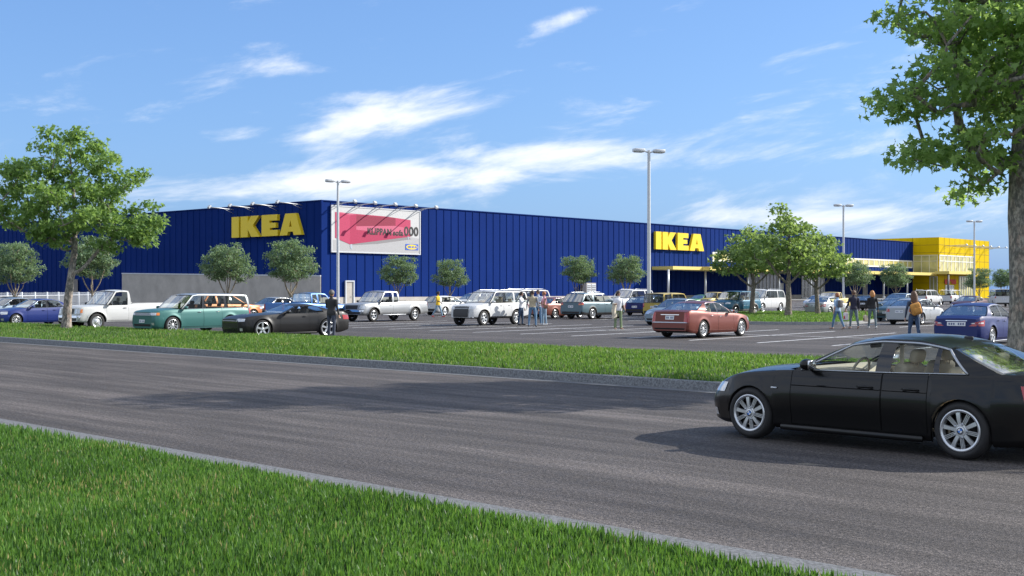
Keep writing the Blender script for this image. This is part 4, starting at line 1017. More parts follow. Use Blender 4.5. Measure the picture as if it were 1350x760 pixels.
def panelled(mb, P, a0, a1, z0, z1, holes=(), pitch=1.5, rib=.07, m=0):
    """vertical standing seam sheets: flat pans with a raised rib at every joint"""
    n = max(1, round((a1 - a0) / pitch)); step = (a1 - a0) / n
    cuts = sorted({a0, a1, *[a0 + i * step for i in range(n + 1)]})
    def q(x0, x1, y0, y1):
        mb.add([P(x0, y0), P(x1, y0), P(x1, y1), P(x0, y1)], [(0, 1, 2, 3)], m)
    xs = sorted({a0, a1, *[h[0] for h in holes], *[h[1] for h in holes]}); zs_ = sorted({z0, z1, *[h[2] for h in holes], *[h[3] for h in holes]})
    for i in range(len(xs) - 1):
        for j in range(len(zs_) - 1):
            cx, cz = (xs[i] + xs[i + 1]) / 2, (zs_[j] + zs_[j + 1]) / 2
            if any(h[0] < cx < h[1] and h[2] < cz < h[3] for h in holes): continue
            q(xs[i], xs[i + 1], zs_[j], zs_[j + 1])
    for c in cuts:
        seg = [(z0, z1)]
        for h in holes:
            if h[0] - .1 < c < h[1] + .1: seg = [s for z_a, z_b in seg for s in ((z_a, min(z_b, h[2])), (max(z_a, h[3]), z_b)) if s[1] - s[0] > .05]
        for za, zb in seg:
            w = rib * .55; mb.add([P(c - w, za, 0), P(c - w * .7, za, rib), P(c + w * .7, za, rib), P(c + w, za, 0), P(c - w, zb, 0), P(c - w * .7, zb, rib), P(c + w * .7, zb, rib), P(c + w, zb, 0)],
                   [(0, 1, 5, 4), (1, 2, 6, 5), (2, 3, 7, 6)], m)
LET = {'I': [[(0, 0), (.42, 0), (.42, 1), (0, 1)]],
 'K': [[(0, 0), (.40, 0), (.40, .36), (.60, 0), (1.06, 0), (.68, .54), (1.02, 1), (.58, 1), (.40, .70), (.40, 1), (0, 1)]],
 'E': [[(0, 0), (.80, 0), (.80, .28), (.40, .28), (.40, .38), (.70, .38), (.70, .62), (.40, .62), (.40, .72), (.78, .72), (.78, 1), (0, 1)]],
 'A': [[(0, 0), (.40, 0), (.44, .16), (.50, .16), (.50, .38), (.57, .70), (.64, .38), (.50, .38), (.50, .16), (.70, .16), (.74, 0), (1.16, 0), (.86, 1), (.30, 1)]]}
def letter_mesh(mb, ch, P, x0, w, z0, h, d0, d1, m=0):
    for poly in LET[ch]:
        wmax = max(p[0] for p in poly); bm = bmesh.new()
        f = bm.faces.new([bm.verts.new((a, b, 0)) for a, b in poly]); bm.normal_update(); r = bmesh.ops.triangulate(bm, faces=[f], ngon_method='EAR_CLIP')
        bm.verts.ensure_lookup_table(); bm.verts.index_update(); n = len(poly)
        tris = [[v.index for v in t.verts] for t in bm.faces]; co = [(v.co.x, v.co.y) for v in bm.verts]; bm.free()
        fr = [P(x0 + a / wmax * w, z0 + b * h, d1) for a, b in co]; bk = [P(x0 + a / wmax * w, z0 + b * h, d0) for a, b in co]
        mb.add(fr + bk, tris + [[n + i for i in t[::-1]] for t in tris] + [(i, (i + 1) % n, n + (i + 1) % n, n + i) for i in range(n)], m)
def big_sign(P, a0, a1, z0, z1, label):
    ws = [.40, 1.03, .84, 1.12]; gap = .10; tot = sum(ws) + 3 * gap; k = (a1 - a0) / tot; x = a0
    t = thing('wall_sign', label, 'sign', P(a0, 0, .1), group='yellow letter signs on the store')
    for ch, w in zip('IKEA', ws):
        mb = MB(); q = lambda a, z, o: P(a, z, o) - t.location
        letter_mesh(mb, ch, q, x, w * k, z0, z1 - z0, .16, .62); letter_mesh(mb, ch, q, x + .05, w * k - .1, z0 + .05, z1 - z0 - .1, .10, .16, 1)
        for fx in (.2, .5): mb.tube([q(x + w * k * fx, z0 + .4, .02), q(x + w * k * fx, z0 + .4, .2)], .05, 6, 1)
        mb.obj('letter', [M_YLET, M_STEEL], t, fixn=True); x += (w + gap) * k
_fc = {}
def text_mesh(mb, s, P, a0, a1, z0, h, off, m=0, bold=.0):
    cu = bpy.data.curves.new('t', 'FONT'); cu.body = s; cu.size = 1; cu.offset = bold; cu.space_character = 1 + 2.4 * bold; o = bpy.data.objects.new('t', cu); COL.objects.link(o)
    dg = bpy.context.evaluated_depsgraph_get(); me = bpy.data.meshes.new_from_object(o.evaluated_get(dg)); bpy.data.objects.remove(o)
    vs = [v.co.copy() for v in me.vertices]; xs = [v.x for v in vs]; ys = [v.y for v in vs]; x0, x1, y1 = min(xs), max(xs), max(ys)
    mb.add([P(a0 + (v.x - x0) / (x1 - x0) * (a1 - a0), z0 + v.y / max(y1, 1e-6) * h, off) for v in vs], [tuple(p.vertices) for p in me.polygons], m)
def billboard():
    a0, a1 = a_of(436.5), a_of(551.5); Y0 = C0.y + U.y * a0; z0, z1 = zof(331.5, Y0), zof(272, Y0); W = a1 - a0; Hh = z1 - z0
    t = thing('billboard', 'large white billboard with a pink sofa and black price lettering on the blue wall', 'billboard', front(a0, z0, 0.15))
    P = lambda x, y, o: front(a0 + x * W, z0 + y * Hh, .12 + o) - t.location
    mb = MB(); mb.prism([(0, 0), (1, 0), (1, 1), (0, 1)], lambda a, b, o: P(a, b, o), 0, .12); mb.obj('panel', mat('poster_white', (.50, .505, .51), .6), t, fixn=True)
    fr = MB(); e = .012
    for q in ([(-e, -e * 2), (1 + e, -e * 2), (1 + e, 0), (-e, 0)], [(-e, 1), (1 + e, 1), (1 + e, 1 + e * 2), (-e, 1 + e * 2)], [(-e, 0), (0, 0), (0, 1), (-e, 1)], [(1, 0), (1 + e, 0), (1 + e, 1), (1, 1)]): fr.prism(q, lambda a, b, o: P(a, b, o), 0, .18)
    fr.obj('frame', M_STEEL, t, fixn=True)
    pk = [mat('poster_pink', (.38, .014, .075), .7), mat('poster_pink_seat', (.52, .10, .18), .7), mat('poster_pink_dark', (.24, .007, .042), .7), mat('poster_pink_arm', (.44, .03, .10), .7), M_CHROME, mat('poster_floor', (.38, .38, .39), .7), mat('poster_floor_dark', (.22, .21, .22), .7)]
    def sheet(name, poly, o, m):
        b = MB(); b.add([P(x, y, o) for x, y in poly], [tuple(range(len(poly)))]); b.obj(name, m, t)
    pic = MB()
    for poly, o, k in (([(0.005, .01), (.995, .01), (.995, .36), (.86, .40), (.3, .28), (.03, .25), (.005, .25)], .125, 5), ([(.04, .27), (.22, .15), (.50, .2), (.9, .34), (.86, .40), (.2, .20)], .13, 6),
        ([(.03, .87), (.60, .84), (.89, .79), (.89, .40), (.19, .165), (.03, .30)], .135, 0), ([(.25, .83), (.71, .82), (.71, .60), (.26, .58)], .14, 2), ([(.71, .82), (.89, .79), (.89, .50), (.71, .60)], .14, 3),
        ([(.26, .58), (.70, .635), (.88, .585), (.88, .46), (.80, .44), (.26, .50)], .145, 1), ([(.03, .87), (.06, .88), (.26, .845), (.19, .82)], .15, 1), ([(.03, .87), (.19, .82), (.19, .165), (.03, .30)], .15, 3), ([(.19, .82), (.26, .845), (.26, .20), (.19, .165)], .15, 0),
        ([(.192, .165), (.215, .175), (.215, .065), (.195, .065)], .155, 4), ([(.853, .40), (.865, .405), (.865, .33), (.855, .33)], .155, 4), ([(.06, .275), (.075, .262), (.075, .21), (.062, .21)], .155, 4)):
        pic.add([P(x, y, o) for x, y in poly], [tuple(range(len(poly)))], k)
    pic.obj('sofa_picture', pk, t)
    bk = mat('poster_black', (.012, .012, .012), .5); tx = MB()
    text_mesh(tx, 'KLIPPAN', P, .385, .66, .415, .145, .16, bold=.04); text_mesh(tx, 'sofa', P, .68, .80, .415, .13, .16, bold=.04); tx.obj('lettering', bk, t); tx = MB(); text_mesh(tx, '000', P, .81, .985, .425, .21, .16, bold=.03); tx.obj('lettering', bk, t)
    lg = MB(); bl = mat('logo_blue', (.02, .10, .50), .5); ye = mat('logo_yellow', (.80, .58, .01), .5)
    lg.add([P(x, y, .16) for x, y in ((.828, .085), (.982, .085), (.982, .225), (.828, .225))], [(0, 1, 2, 3)])
    lg.add([P(.905 + .068 * math.cos(a), .155 + .058 * math.sin(a), .165) for a in np.linspace(0, 2 * math.pi, 33)[:-1]], [tuple(range(32))], 1)
    x = .858
    for ch, w in zip('IKEA', (.014, .030, .026, .034)): letter_mesh(lg, ch, P, x, w, .132, .046, .166, .172, 0); x += w + .002
    lg.obj('logo', [bl, ye], t)
def sign_lamp(P, a, label, group, arm=4.1, z=HS - .25):
    t = thing('sign_lamp', label, 'lamp', P(a, z, 0), group=group); q = lambda o, dz, da=0: P(a + da, z + dz, o) - t.location
    m = MB(); m.tube([q(-.1, -.12), q(arm * .6, .02), q(arm, .05)], .075, 8); m.tube([q(0, -.65), q(arm * .45, -.02)], .04, 6); m.obj('arm', M_STEEL, t)
    h = MB(); d = (q(1, 0) - q(0, 0)).normalized(); w = Vector((-d.y, d.x, 0)); up = Vector((0, 0, 1)); c = q(arm + .05, .12)
    f = (-d * .75 - up * .66).normalized(); g2 = f.cross(w).normalized()
    vs = [c + w * x * .22 + g2 * y * (.20 if z_ < 0 else .28) + f * z_ * .11 for z_ in (-1, 1) for x, y in ((-1, -1), (1, -1), (1, 1), (-1, 1))]
    h.add(vs, [(3, 2, 1, 0), (4, 5, 6, 7)] + [(i, (i + 1) % 4, 4 + (i + 1) % 4, 4 + i) for i in range(4)]); h.obj('lamp_head', M_STEEL, t, fixn=True)
def windows(parent, P, a0, a1, z0, z1, n, name='window', trans=None, gm=None, fm=None, fw=.09, dep=.12):
    f = MB()
    def bar(x0, x1, y0, y1): f.prism([(x0, y0), (x1, y0), (x1, y1), (x0, y1)], lambda a, b, o: P(a, b, o), -.02, dep)
    bar(a0, a1, z0, z0 + fw); bar(a0, a1, z1 - fw, z1)
    for i in range(n + 1):
        x = lerp(a0, a1 - fw, i / n); bar(x, x + fw, z0 + fw + .002, z1 - fw - .002)
    for tz in (trans or []):
        for i in range(n): bar(lerp(a0, a1 - fw, i / n) + fw + .002, lerp(a0, a1 - fw, (i + 1) / n) - .002, tz, tz + fw * .8)
    fo = f.obj(name, fm or M_WHITE, parent, fixn=True)
    g_ = MB(); g_.add([P(a0 + .02, z0 + .02, .03), P(a1 - .02, z0 + .02, .03), P(a1 - .02, z1 - .02, .03), P(a0 + .02, z1 - .02, .03)], [(0, 1, 2, 3)]); g_.obj('pane', gm, fo); return fo
def store():
    L1 = 189.0; L2 = 150.0; gl = store_glass(); dkg = mat('dark_shop_glass', (.06, .07, .10), .1, coat=.6)
    t = thing('store_building', 'huge warehouse store clad in blue ribbed metal with grey base walls', 'store', C0)
    T0 = t.location.copy(); F = lambda a, z, o=0.0: front(a, z, o) - T0; S = lambda b, z, o=0.0: flank(b, z, o) - T0
    Yf = lambda a: C0.y + U.y * a
    ac0 = a_of(859); zc = zof(355.5, Yf(a_of(930)));                                # canopy start and height
    aw0, aw1 = a_of(939), a_of(1202.5); zw1, zw0 = zof(332.5, Yf(aw0)), zof(345, Yf(aw0))
    # front wall above the base course, with the long window band left open
    fw = MB(); panelled(fw, F, 0, L1, 1.0, HS, [(aw0, aw1, zw0, zw1), (ac0 + .4, L1, 1.0, zc - .2)], 1.55); fw.obj('front_wall', M_BLUE, t)
    sw = MB(); panelled(sw, lambda b, z, o=0: S(b, z, o), 0, L2, 1.0, HS, (), 1.55); sw.obj('side_wall', M_BLUE, t, fixn=True)
    b = MB(); b.prism([(0.0, 0), (ac0 + .4, 0), (ac0 + .4, 1.0), (0, 1.0)], lambda a, z, o: F(a, z, o), -.1, .10); b.obj('base_course', M_GREYW, t, fixn=True)
    RD = 6.5      # the arcade: ground floor set back behind the columns
    rw_ = MB(); panelled(rw_, lambda a, z, o=0: F(a, z, o - RD), ac0 + .4, L1, 1.0, zc, (), 1.55)
    rw_.add([F(ac0 + .4, 0, 0), F(ac0 + .4, 0, -RD), F(ac0 + .4, zc, -RD), F(ac0 + .4, zc, 0)], [(0, 1, 2, 3)]); rw_.obj('arcade_wall', M_BLUE, t)
    b = MB(); b.prism([(ac0 + .41, 0), (L1, 0), (L1, 1.0), (ac0 + .41, 1.0)], lambda a, z, o: F(a, z, o - RD), -.1, .10); b.obj('base_course', M_GREYW, t, fixn=True)
    b = MB(); b.add([F(ac0 + .4, zc - .2, 0), F(L1, zc - .2, 0), F(L1, zc - .2, -RD), F(ac0 + .4, zc - .2, -RD)], [(0, 1, 2, 3)]); b.obj('arcade_soffit', M_FASC, t)
    b = MB(); b.add([front(-1, .146, -RD) - T0 if 0 else F(ac0 + .4, .15, 5.3), F(L1, .15, 5.3), F(L1, .15, -RD + .1), F(ac0 + .4, .15, -RD + .1)], [(0, 1, 2, 3)]); b.obj('arcade_floor', M_GUT, t)
    bs = a_of(163, C0, Vv); Yb = C0.y + Vv.y * bs; z_l, z_r = zof(361.5, Yb), zof(364.8, C0.y)
    b = MB(); b.prism([(-.10, 0), (bs, 0), (bs, z_l), (-.10, z_r)], lambda a, z, o: S(a, z, o), -.1, .30); b.obj('loading_wall', M_GREYW, t, fixn=True)
    b = MB(); b.prism([(-.12, z_r + .003), (bs + .02, z_l + .003), (bs + .02, z_l + .16), (-.12, z_r + .16)], lambda a, z, o: S(a, z, o), -.1, .36); b.obj('coping', M_FASC, t, fixn=True)
    bb = MB(); bb.prism([(bs + .03, 0), (L2, 0), (L2, 1.0), (bs + .03, 1.0)], lambda a, z, o: S(a, z, o), -.1, .10); bb.obj('base_course', M_GREYW, t, fixn=True)
    # parapet flashing, corner post, roof deck, back walls
    f = MB()
    f.prism([(-.16, HS), (L1, HS), (L1, HS + .13), (-.16, HS + .13)], lambda a, z, o: F(a, z, o), -.3, .14); f.obj('parapet_flashing', M_BLUE, t, fixn=True)
    f = MB(); f.prism([(.31, HS), (L2, HS), (L2, HS + .13), (.31, HS + .13)], lambda a, z, o: S(a, z, o), -.3, .14); f.obj('parapet_flashing', M_BLUE, t, fixn=True)
    c = MB(); c.box(F(0, HS / 2 + .5, 0), (.30, .30, HS - 1.0), rz=math.atan2(U.y, U.x)); c.obj('corner_trim', M_BLUE, t)
    r = MB(); r.add([F(.2, HS - .5, -.3), F(L1, HS - .5, -.3), F(L1, HS - .5, -120), F(.2, HS - .5, -120)], [(0, 1, 2, 3)]); r.obj('roof', mat('roof_membrane', (.4, .4, .4), .9), t)
    e = MB(); e.add([F(L1, 0), F(L1, 0, -120), F(L1, HS, -120), F(L1, HS)], [(0, 1, 2, 3)]); e.obj('end_wall', M_BLUE, t)
    # the shaded arcade under the canopy
    yfas = []
    can = MB(); d0, d1 = 4.6, 6.2; ac1 = a_of(898)
    can.prism([(ac0, zc - .28), (ac1, zc - .28), (ac1, zc + .30), (ac0, zc + .30)], lambda a, z, o: F(a, z, o), .08, d0)
    can.prism([(ac1 + .003, zc - .32), (L1 - .3, zc - .32), (L1 - .3, zc + .34), (ac1 + .003, zc + .34)], lambda a, z, o: F(a, z, o), .08, d1)
    co = can.obj('canopy', M_CREAM, t, fixn=True)
    for px in (881, 930, 986, 1027, 1069, 1112, 1165, 1196):
        a = a_of(px, C0 + NV * 4.2); cm = MB(); cm.tube([F(a, 0, 4.2), F(a, zc - .3, 4.2)], .20, 10); cm.box(F(a, .3, 4.2), (.6, .6, .6), bev=.05); cm.obj('column', M_STEEL, t)
    n = 34; windows(t, F, aw0, aw1, zw0, zw1, n, 'window', None, gl, M_WHITE, .28)
    # ground floor glazing, doors and service doors
    for (p0, p1, zt, k, tr) in ((986, 1024, 5.6, 8, None), (1056, 1086, 6.4, 7, [2.6, 4.4]), (1180, 1199, 5.4, 4, None)):
        a0, a1 = a_of(p0, C0 - NV * RD), a_of(p1, C0 - NV * RD); windows(t, lambda a, z, o: F(a, z, o + .12 - RD), a0, a1, .16, zt, k, 'shopfront', tr, dkg if p0 < 1100 else gl, M_WHITE, .22)
    for (p0, p1, zt, mm) in ((455, 464.5, 3.1, M_GREYW), (1024, 1031, 3.4, M_WHITE), (1137, 1142, 3.4, M_GREYW), (1170, 1176, 3.4, M_GREYW)):
        dz_ = 0 if p0 < 800 else RD; F = lambda a, z, o=0.0, dz_=dz_: front(a, z, o - dz_) - T0
        a0, a1 = a_of(p0, C0 - NV * dz_), a_of(p1, C0 - NV * dz_); d = MB(); d.prism([(a0, .02), (a1, .02), (a1, zt), (a0, zt)], lambda a, z, o: F(a, z, o), .102, .16); do = d.obj('door', mm, t, fixn=True)
        fr = MB()
        for q in ([(a0 - .16, 0), (a0, 0), (a0, zt + .16), (a0 - .16, zt + .16)], [(a1, 0), (a1 + .16, 0), (a1 + .16, zt + .16), (a1, zt + .16)], [(a0 + .002, zt + .002), (a1 - .002, zt + .002), (a1 - .002, zt + .16), (a0 + .002, zt + .16)]): fr.prism(q, lambda a, z, o: F(a, z, o), .1, .30)
        fr.obj('frame', M_FASC, do, fixn=True)
        h = MB(); h.tube([F(a1 - .25, 1.1, .17), F(a1 - .25, 1.1, .26), F(a1 - .45, 1.1, .26)], .03, 6); h.obj('handle', M_STEEL, do)
    F = lambda a, z, o=0.0: front(a, z, o) - T0
    w = MB(); w.prism([(-3, 0), (L1 + 40, 0), (L1 + 40, .14), (-3, .14)], lambda a, z, o: front(a, z, o), .11, 5.4); tag(w.obj('pavement', M_GUT, fixn=True), kind='structure')
    # ---- yellow entrance block standing proud of the front
    aE = L1 + .05; prj = 6.6; HE = 15.0; LE = 33.0
    y = thing('entrance_block', 'bright yellow panelled entrance block with big windows at the far end of the blue store', 'building', front(aE, 0, prj)); Y0 = y.location.copy()
    G = lambda a, z, o=0.0: front(aE + a, z, prj + o) - Y0; Sd = lambda b, z, o=0.0: front(aE - o, z, prj - b) - Y0      # Sd: the side that looks at the car park
    ge = store_glass(); zg0, zg1 = zof(361, 296), zof(335, 296)
    CE = C0 + NV * prj; gx = (a_of(1283.5, CE) - aE)
    def panels(P, a1, hole, step_a, name):
        wl = MB(); P2 = lambda a, z, o=0: P(a, z, o)
        xs = sorted({0, a1, *([hole[0], hole[1]] if hole else [])}); zz = sorted({0.0, HE, *([hole[2], hole[3]] if hole else [])})
        for i in range(len(xs) - 1):
            for j in range(len(zz) - 1):
                if hole and hole[0] <= xs[i] < hole[1] and hole[2] <= zz[j] < hole[3]: continue
                wl.add([P2(xs[i], zz[j]), P2(xs[i + 1], zz[j]), P2(xs[i + 1], zz[j + 1]), P2(xs[i], zz[j + 1])], [(0, 1, 2, 3)])
        o = wl.obj(name, M_YEL, y); jo = MB(); hs = np.arange(1.9, HE - .2, 1.87)
        def seam(x0, x1, z0, z1):
            if hole and x1 > hole[0] and x0 < hole[1] and z1 > hole[2] and z0 < hole[3]:
                if x1 - x0 > z1 - z0:
                    if x0 < hole[0] - .01: seam(x0, hole[0] - .01, z0, z1)
                    if x1 > hole[1] + .01: seam(hole[1] + .01, x1, z0, z1)
                else:
                    if z0 < hole[2] - .01: seam(x0, x1, z0, hole[2] - .01)
                    if z1 > hole[3] + .01: seam(x0, x1, hole[3] + .01, z1)
                return
            jo.prism([(x0, z0), (x1, z0), (x1, z1), (x0, z1)], lambda a, z, o_: P2(a, z, o_), .002, .03)
        for h in hs: seam(0, a1, h, h + .07)
        for k in range(1, int(a1 / step_a) + 1): seam(k * step_a, k * step_a + .07, .01, HE - .01)
        jo.obj('panel_joint', mat('joint_dark', (.20, .12, .006), .7), o, fixn=True)  # joints between the yellow panels, in their own dark colour
    panels(G, LE, (0.15, gx, zg0, zg1), 3.3, 'front_wall'); panels(Sd, prj, (.25, prj - .1, zg0, zg1), 50, 'side_wall')
    windows(y, lambda a, z, o: G(a, z, o), .15, gx, zg0, zg1, 9, 'window', [lerp(zg0, zg1, .66)], ge, M_WHITE, .24)
    windows(y, lambda a, z, o: Sd(a, z, o), .25, prj - .1, zg0, zg1, 3, 'window', [lerp(zg0, zg1, .66)], ge, mat('cream_frames', (.66, .62, .42), .5), .2)
    rr = MB(); rr.add([G(0, HE, 0), G(LE, HE, 0), G(LE, HE, -40), G(0, HE, -40)], [(0, 1, 2, 3)]); rr.add([G(LE, 0), G(LE, 0, -40), G(LE, HE, -40), G(LE, HE)], [(0, 1, 2, 3)]); rr.add([G(0, HS, -6.7), G(0, HS, -40), G(0, HE, -40), G(0, HE, -6.7)], [(0, 1, 2, 3)]); rr.obj('roof', M_YEL, y)
    cn = MB(); zc2 = zc + .35
    cn.prism([(-2.6, zc2 - .35), (gx + .3, zc2 - .35), (gx + .3, zc2 + .35), (-2.6, zc2 + .35)], lambda a, z, o: G(a, z, o), .05, 3.6); cn.obj('canopy', M_CREAM, y, fixn=True)
    windows(y, lambda a, z, o: G(a, z, o + .03), a_of(1246, CE) - aE, a_of(1257, CE) - aE, .0, 3.3, 4, 'door', [2.4], mat('pale_door_glass', (.55, .56, .52), .15), M_WHITE, .2)
    windows(y, lambda a, z, o: G(a, z, o + .03), a_of(1264, CE) - aE, a_of(1283, CE) - aE, .0, 5.6, 6, 'shopfront', None, ge, mat('grey_frames', (.50, .52, .54), .4), .26)
    windows(y, lambda a, z, o: Sd(a, z, o + .03), .3, 2.3, .0, 5.4, 2, 'shopfront', None, ge, M_WHITE, .16)
    cl = MB(); cl.tube([G(-2.2, 0, 3.2), G(-2.2, zc2 - .36, 3.2)], .22, 10); cl.obj('column', mat('dark_column', (.10, .10, .11), .5), y)
    es = MB(); ex0, ex1 = a_of(1244.5, CE) - aE, a_of(1259.5, CE) - aE
    text_mesh(es, 'entrance', lambda a, z, o: front(aE + a, z, prj + o) - front(aE + ex0, 3.6, prj), ex0, ex1, 3.65, 1.5, .22, bold=.06)
    so = thing('entrance_sign', 'small red lettering over the doors of the yellow block', 'sign', front(aE + ex0, 3.6, prj)); es.obj('lettering', mat('red_letters', (.62, .008, .008), .6), so)
    for k in range(6):
        a = 3.2 + k * 5.35; sign_lamp(lambda x, z, o: front(aE + x, z, prj + o), a, ['first sign lamp on the yellow block, nearest its front corner', 'second sign lamp from the corner of the yellow block', 'third sign lamp from the corner of the yellow block', 'fourth sign lamp on the yellow block, beside the lamp post', 'fifth sign lamp on the yellow block', 'last sign lamp on the yellow block, its arm stands out against the sky'][k], 'sign lamps on the yellow block', 5.6, HE - 2.0)
    big_sign(front, a_of(861), a_of(924.5), zof(330.2, Yf(a_of(893))) , zof(307.5, Yf(a_of(893))), 'sunlit yellow letters on the long blue front wall')
    bl0, bl1 = a_of(310, C0, Vv), a_of(402.5, C0, Vv); Ym = C0.y + Vv.y * (bl0 + bl1) / 2
    big_sign(lambda a, z, o: flank(bl0 + (0 - a), z, o), 0.0, bl0 - bl1, zof(312, Ym), zof(284, Ym), 'shaded dull yellow letters on the left side wall of the store')
    for k, px in enumerate((438, 464.5, 491.5, 518.5, 545.5)):
        sign_lamp(front, a_of(px + 3), ['sign lamp over the left edge of the billboard', 'second sign lamp from the left over the billboard', 'sign lamp over the middle of the billboard', 'fourth sign lamp from the left over the billboard', 'sign lamp over the right edge of the billboard'][k], 'sign lamps over the billboard')
    for k, px in enumerate((308, 335, 365, 398)):
        sign_lamp(lambda b_, z, o: flank(b_, z, o), a_of(px, C0, Vv), ['sign lamp at the far left above the shaded letter sign', 'sign lamp above the K of the shaded letter sign', 'sign lamp above the E of the shaded letter sign', 'sign lamp between the shaded letter sign and the building corner'][k], 'sign lamps over the shaded side wall')
    for (px, w_, h_, lab) in ((772, 2.6, 3.2, 'grey louvred utility cabinet against the blue wall behind the blue grey wagon'), (101, 1.8, 2.6, 'grey utility box on the shaded wall beside the large tree trunk')):
        if px > 500: a = a_of(px); P = lambda x, z, o, a=a: front(a + x, z, o + .3); 
        else: a = a_of(px, C0, Vv); P = lambda x, z, o, a=a: flank(a + x, z + 1.2, o + .3)
        cab = thing('utility_cabinet', lab, 'cabinet', P(0, 0, 0)); q = lambda x, z, o: P(x, z, o) - cab.location
        m = MB(); m.prism([(-w_ / 2, 0), (w_ / 2, 0), (w_ / 2, h_), (-w_ / 2, h_)], lambda a_, z, o: q(a_, z, o), 0, .9); m.obj('housing', M_GREYW, cab, fixn=True)
        for s in (-1, 1):
            d = MB(); d.prism([(s * w_ / 4 - w_ * .2, .25), (s * w_ / 4 + w_ * .2, .25), (s * w_ / 4 + w_ * .2, h_ - .2), (s * w_ / 4 - w_ * .2, h_ - .2)], lambda a_, z, o: q(a_, z, o), .902, .95)
            for k in range(9):
                zz = lerp(.35, h_ - .4, k / 8.5); d.prism([(s * w_ / 4 - w_ * .17, zz), (s * w_ / 4 + w_ * .17, zz), (s * w_ / 4 + w_ * .17, zz + .1), (s * w_ / 4 - w_ * .17, zz + .1)], lambda a_, z, o: q(a_, z, o), .952, .99, 1)
            d.obj('door', [M_FASC, M_BLKP], cab, fixn=True)

def lamp_post(px, ytop, Y, hd, label, rz=.35):
    p = at(px, HOR, Y); h = zof(ytop, Y); t = thing('lamp_post', label, 'lamp post', (p.x, p.y, 0), group='tall lamp posts in the car park')
    m = MB(); m.lathe([(.34, 0), (.36, .03), (.36, .72), (.33, .78), (.0, .78)], 20, axis='Z'); m.obj('base', M_GUT, t, sharp=40)
    m = MB(); m.lathe([(.19, .78), (.19, .82), (.14, .83), (.135, 1.2), (.105, h - .1), (.105, h + .03), (0, h + .04)], 18, axis='Z'); m.obj('pole', M_POLE, t, sharp=40)
    d = Vector((math.cos(rz), math.sin(rz), 0))
    for s in (-1, 1):
        m = MB(); m.tube([d * .08 * s + Vector((0, 0, h - .12)), d * .42 * s + Vector((0, 0, h - .02))], .05, 8); m.obj('arm', M_POLE, t)
        m = MB(); m.box(d * .78 * s + Vector((0, 0, h + .0)), (.78, .50, .24), bev=.05, rz=rz, seg=2); m.box(d * .78 * s + Vector((0, 0, h - .13)), (.60, .38, .03), 1, rz=rz); m.obj('lamp_head', [M_POLE, mat('lamp_lens', (.5, .5, .46), .15)], t)
def picket_fence():
    p0, p1 = at(137, HOR, 150), at(-60, HOR, 92); d = (p1 - p0); L = d.length; d.normalize(); t = thing('picket_fence', 'white metal picket fence in front of the shaded blue wall at far left', 'fence', (p0.x, p0.y, 0))
    hh = 1.62; w = M_FASC
    for z in (.25, hh - .22):
        m = MB(); m.tube([d * .0 + Vector((0, 0, z)), d * L + Vector((0, 0, z))], .035, 6); m.obj('rail', w, t)
    npost = 12
    for k in range(npost + 1):
        m = MB(); m.box(d * (L * k / npost) + Vector((0, 0, hh / 2 + .06)), (.14, .14, hh + .12), bev=.01); m.obj('post', w, t)
    for k in range(npost):
        m = MB(); n = int(L / npost / .42)
        for j in range(1, n):
            c = d * (L * (k + j / n) / npost); m.box(c + Vector((0, 0, hh / 2 + .03)), (.05, .04, hh - .05), rz=math.atan2(d.y, d.x)); m.add([c + Vector((-.04, -.03, hh)), c + Vector((.04, -.03, hh)), c + Vector((.04, .03, hh)), c + Vector((-.04, .03, hh)), c + Vector((0, 0, hh + .1))], [(0, 1, 4), (1, 2, 4), (2, 3, 4), (3, 0, 4)])
        m.obj('picket_panel', w, t)
# ================================================================== trees
LEAF = {'lobed': np.array([(0, 0), (.20, .16), (.52, .10), (.30, .38), (.46, .66), (.18, .60), (0, 1.05), (-.18, .60), (-.46, .66), (-.30, .38), (-.52, .10), (-.20, .16)]),
        'oval': np.array([(0, 0), (.20, .30), (.19, .62), (0, 1.0), (-.19, .62), (-.20, .30)]), 'wide': np.array([(0, 0), (.34, .22), (.40, .55), (.16, .70), (0, 1.0), (-.16, .70), (-.40, .55), (-.34, .22)])}
def leaves(pos, size, shape, rng, droop=.35):
    """one small folded, curled sheet per leaf"""
    n = len(pos); L = LEAF[shape]; k = len(L)
    az = rng.uniform(0, 2 * np.pi, n); el = rng.normal(-droop, .45, n); ro = rng.normal(0, .6, n); sz = size * rng.uniform(.6, 1.25, n)
    f = np.stack([np.cos(az) * np.cos(el), np.sin(az) * np.cos(el), np.sin(el)], 1)
    s0 = np.stack([-np.sin(az), np.cos(az), np.zeros(n)], 1); u0 = np.cross(s0, f) * -1
    s = s0 * np.cos(ro)[:, None] + u0 * np.sin(ro)[:, None]; u = np.cross(f, s)
    X = L[:, 0][None, :, None]; Yc = L[:, 1][None, :, None]
    V = pos[:, None, :] + sz[:, None, None] * (X * s[:, None, :] + (Yc - .4) * f[:, None, :] + (.35 * np.abs(X) - .25 * Yc ** 2) * u[:, None, :])
    V = V.reshape(-1, 3); i = (np.arange(n) * k)[:, None]
    if shape == 'lobed': tr = [(0, 1, 11), (1, 2, 3), (1, 3, 9), (1, 9, 11), (9, 10, 11), (3, 4, 5), (3, 5, 7), (3, 7, 9), (7, 8, 9), (5, 6, 7)]
    elif shape == 'oval': tr = [(0, 1, 5), (1, 2, 4), (1, 4, 5), (2, 3, 4)]
    else: tr = [(0, 1, 7), (1, 2, 3), (1, 3, 5), (1, 5, 7), (5, 6, 7), (3, 4, 5)]
    F = (i[:, :, None] + np.array(tr)[None]).reshape(-1, 3); return V, F, k
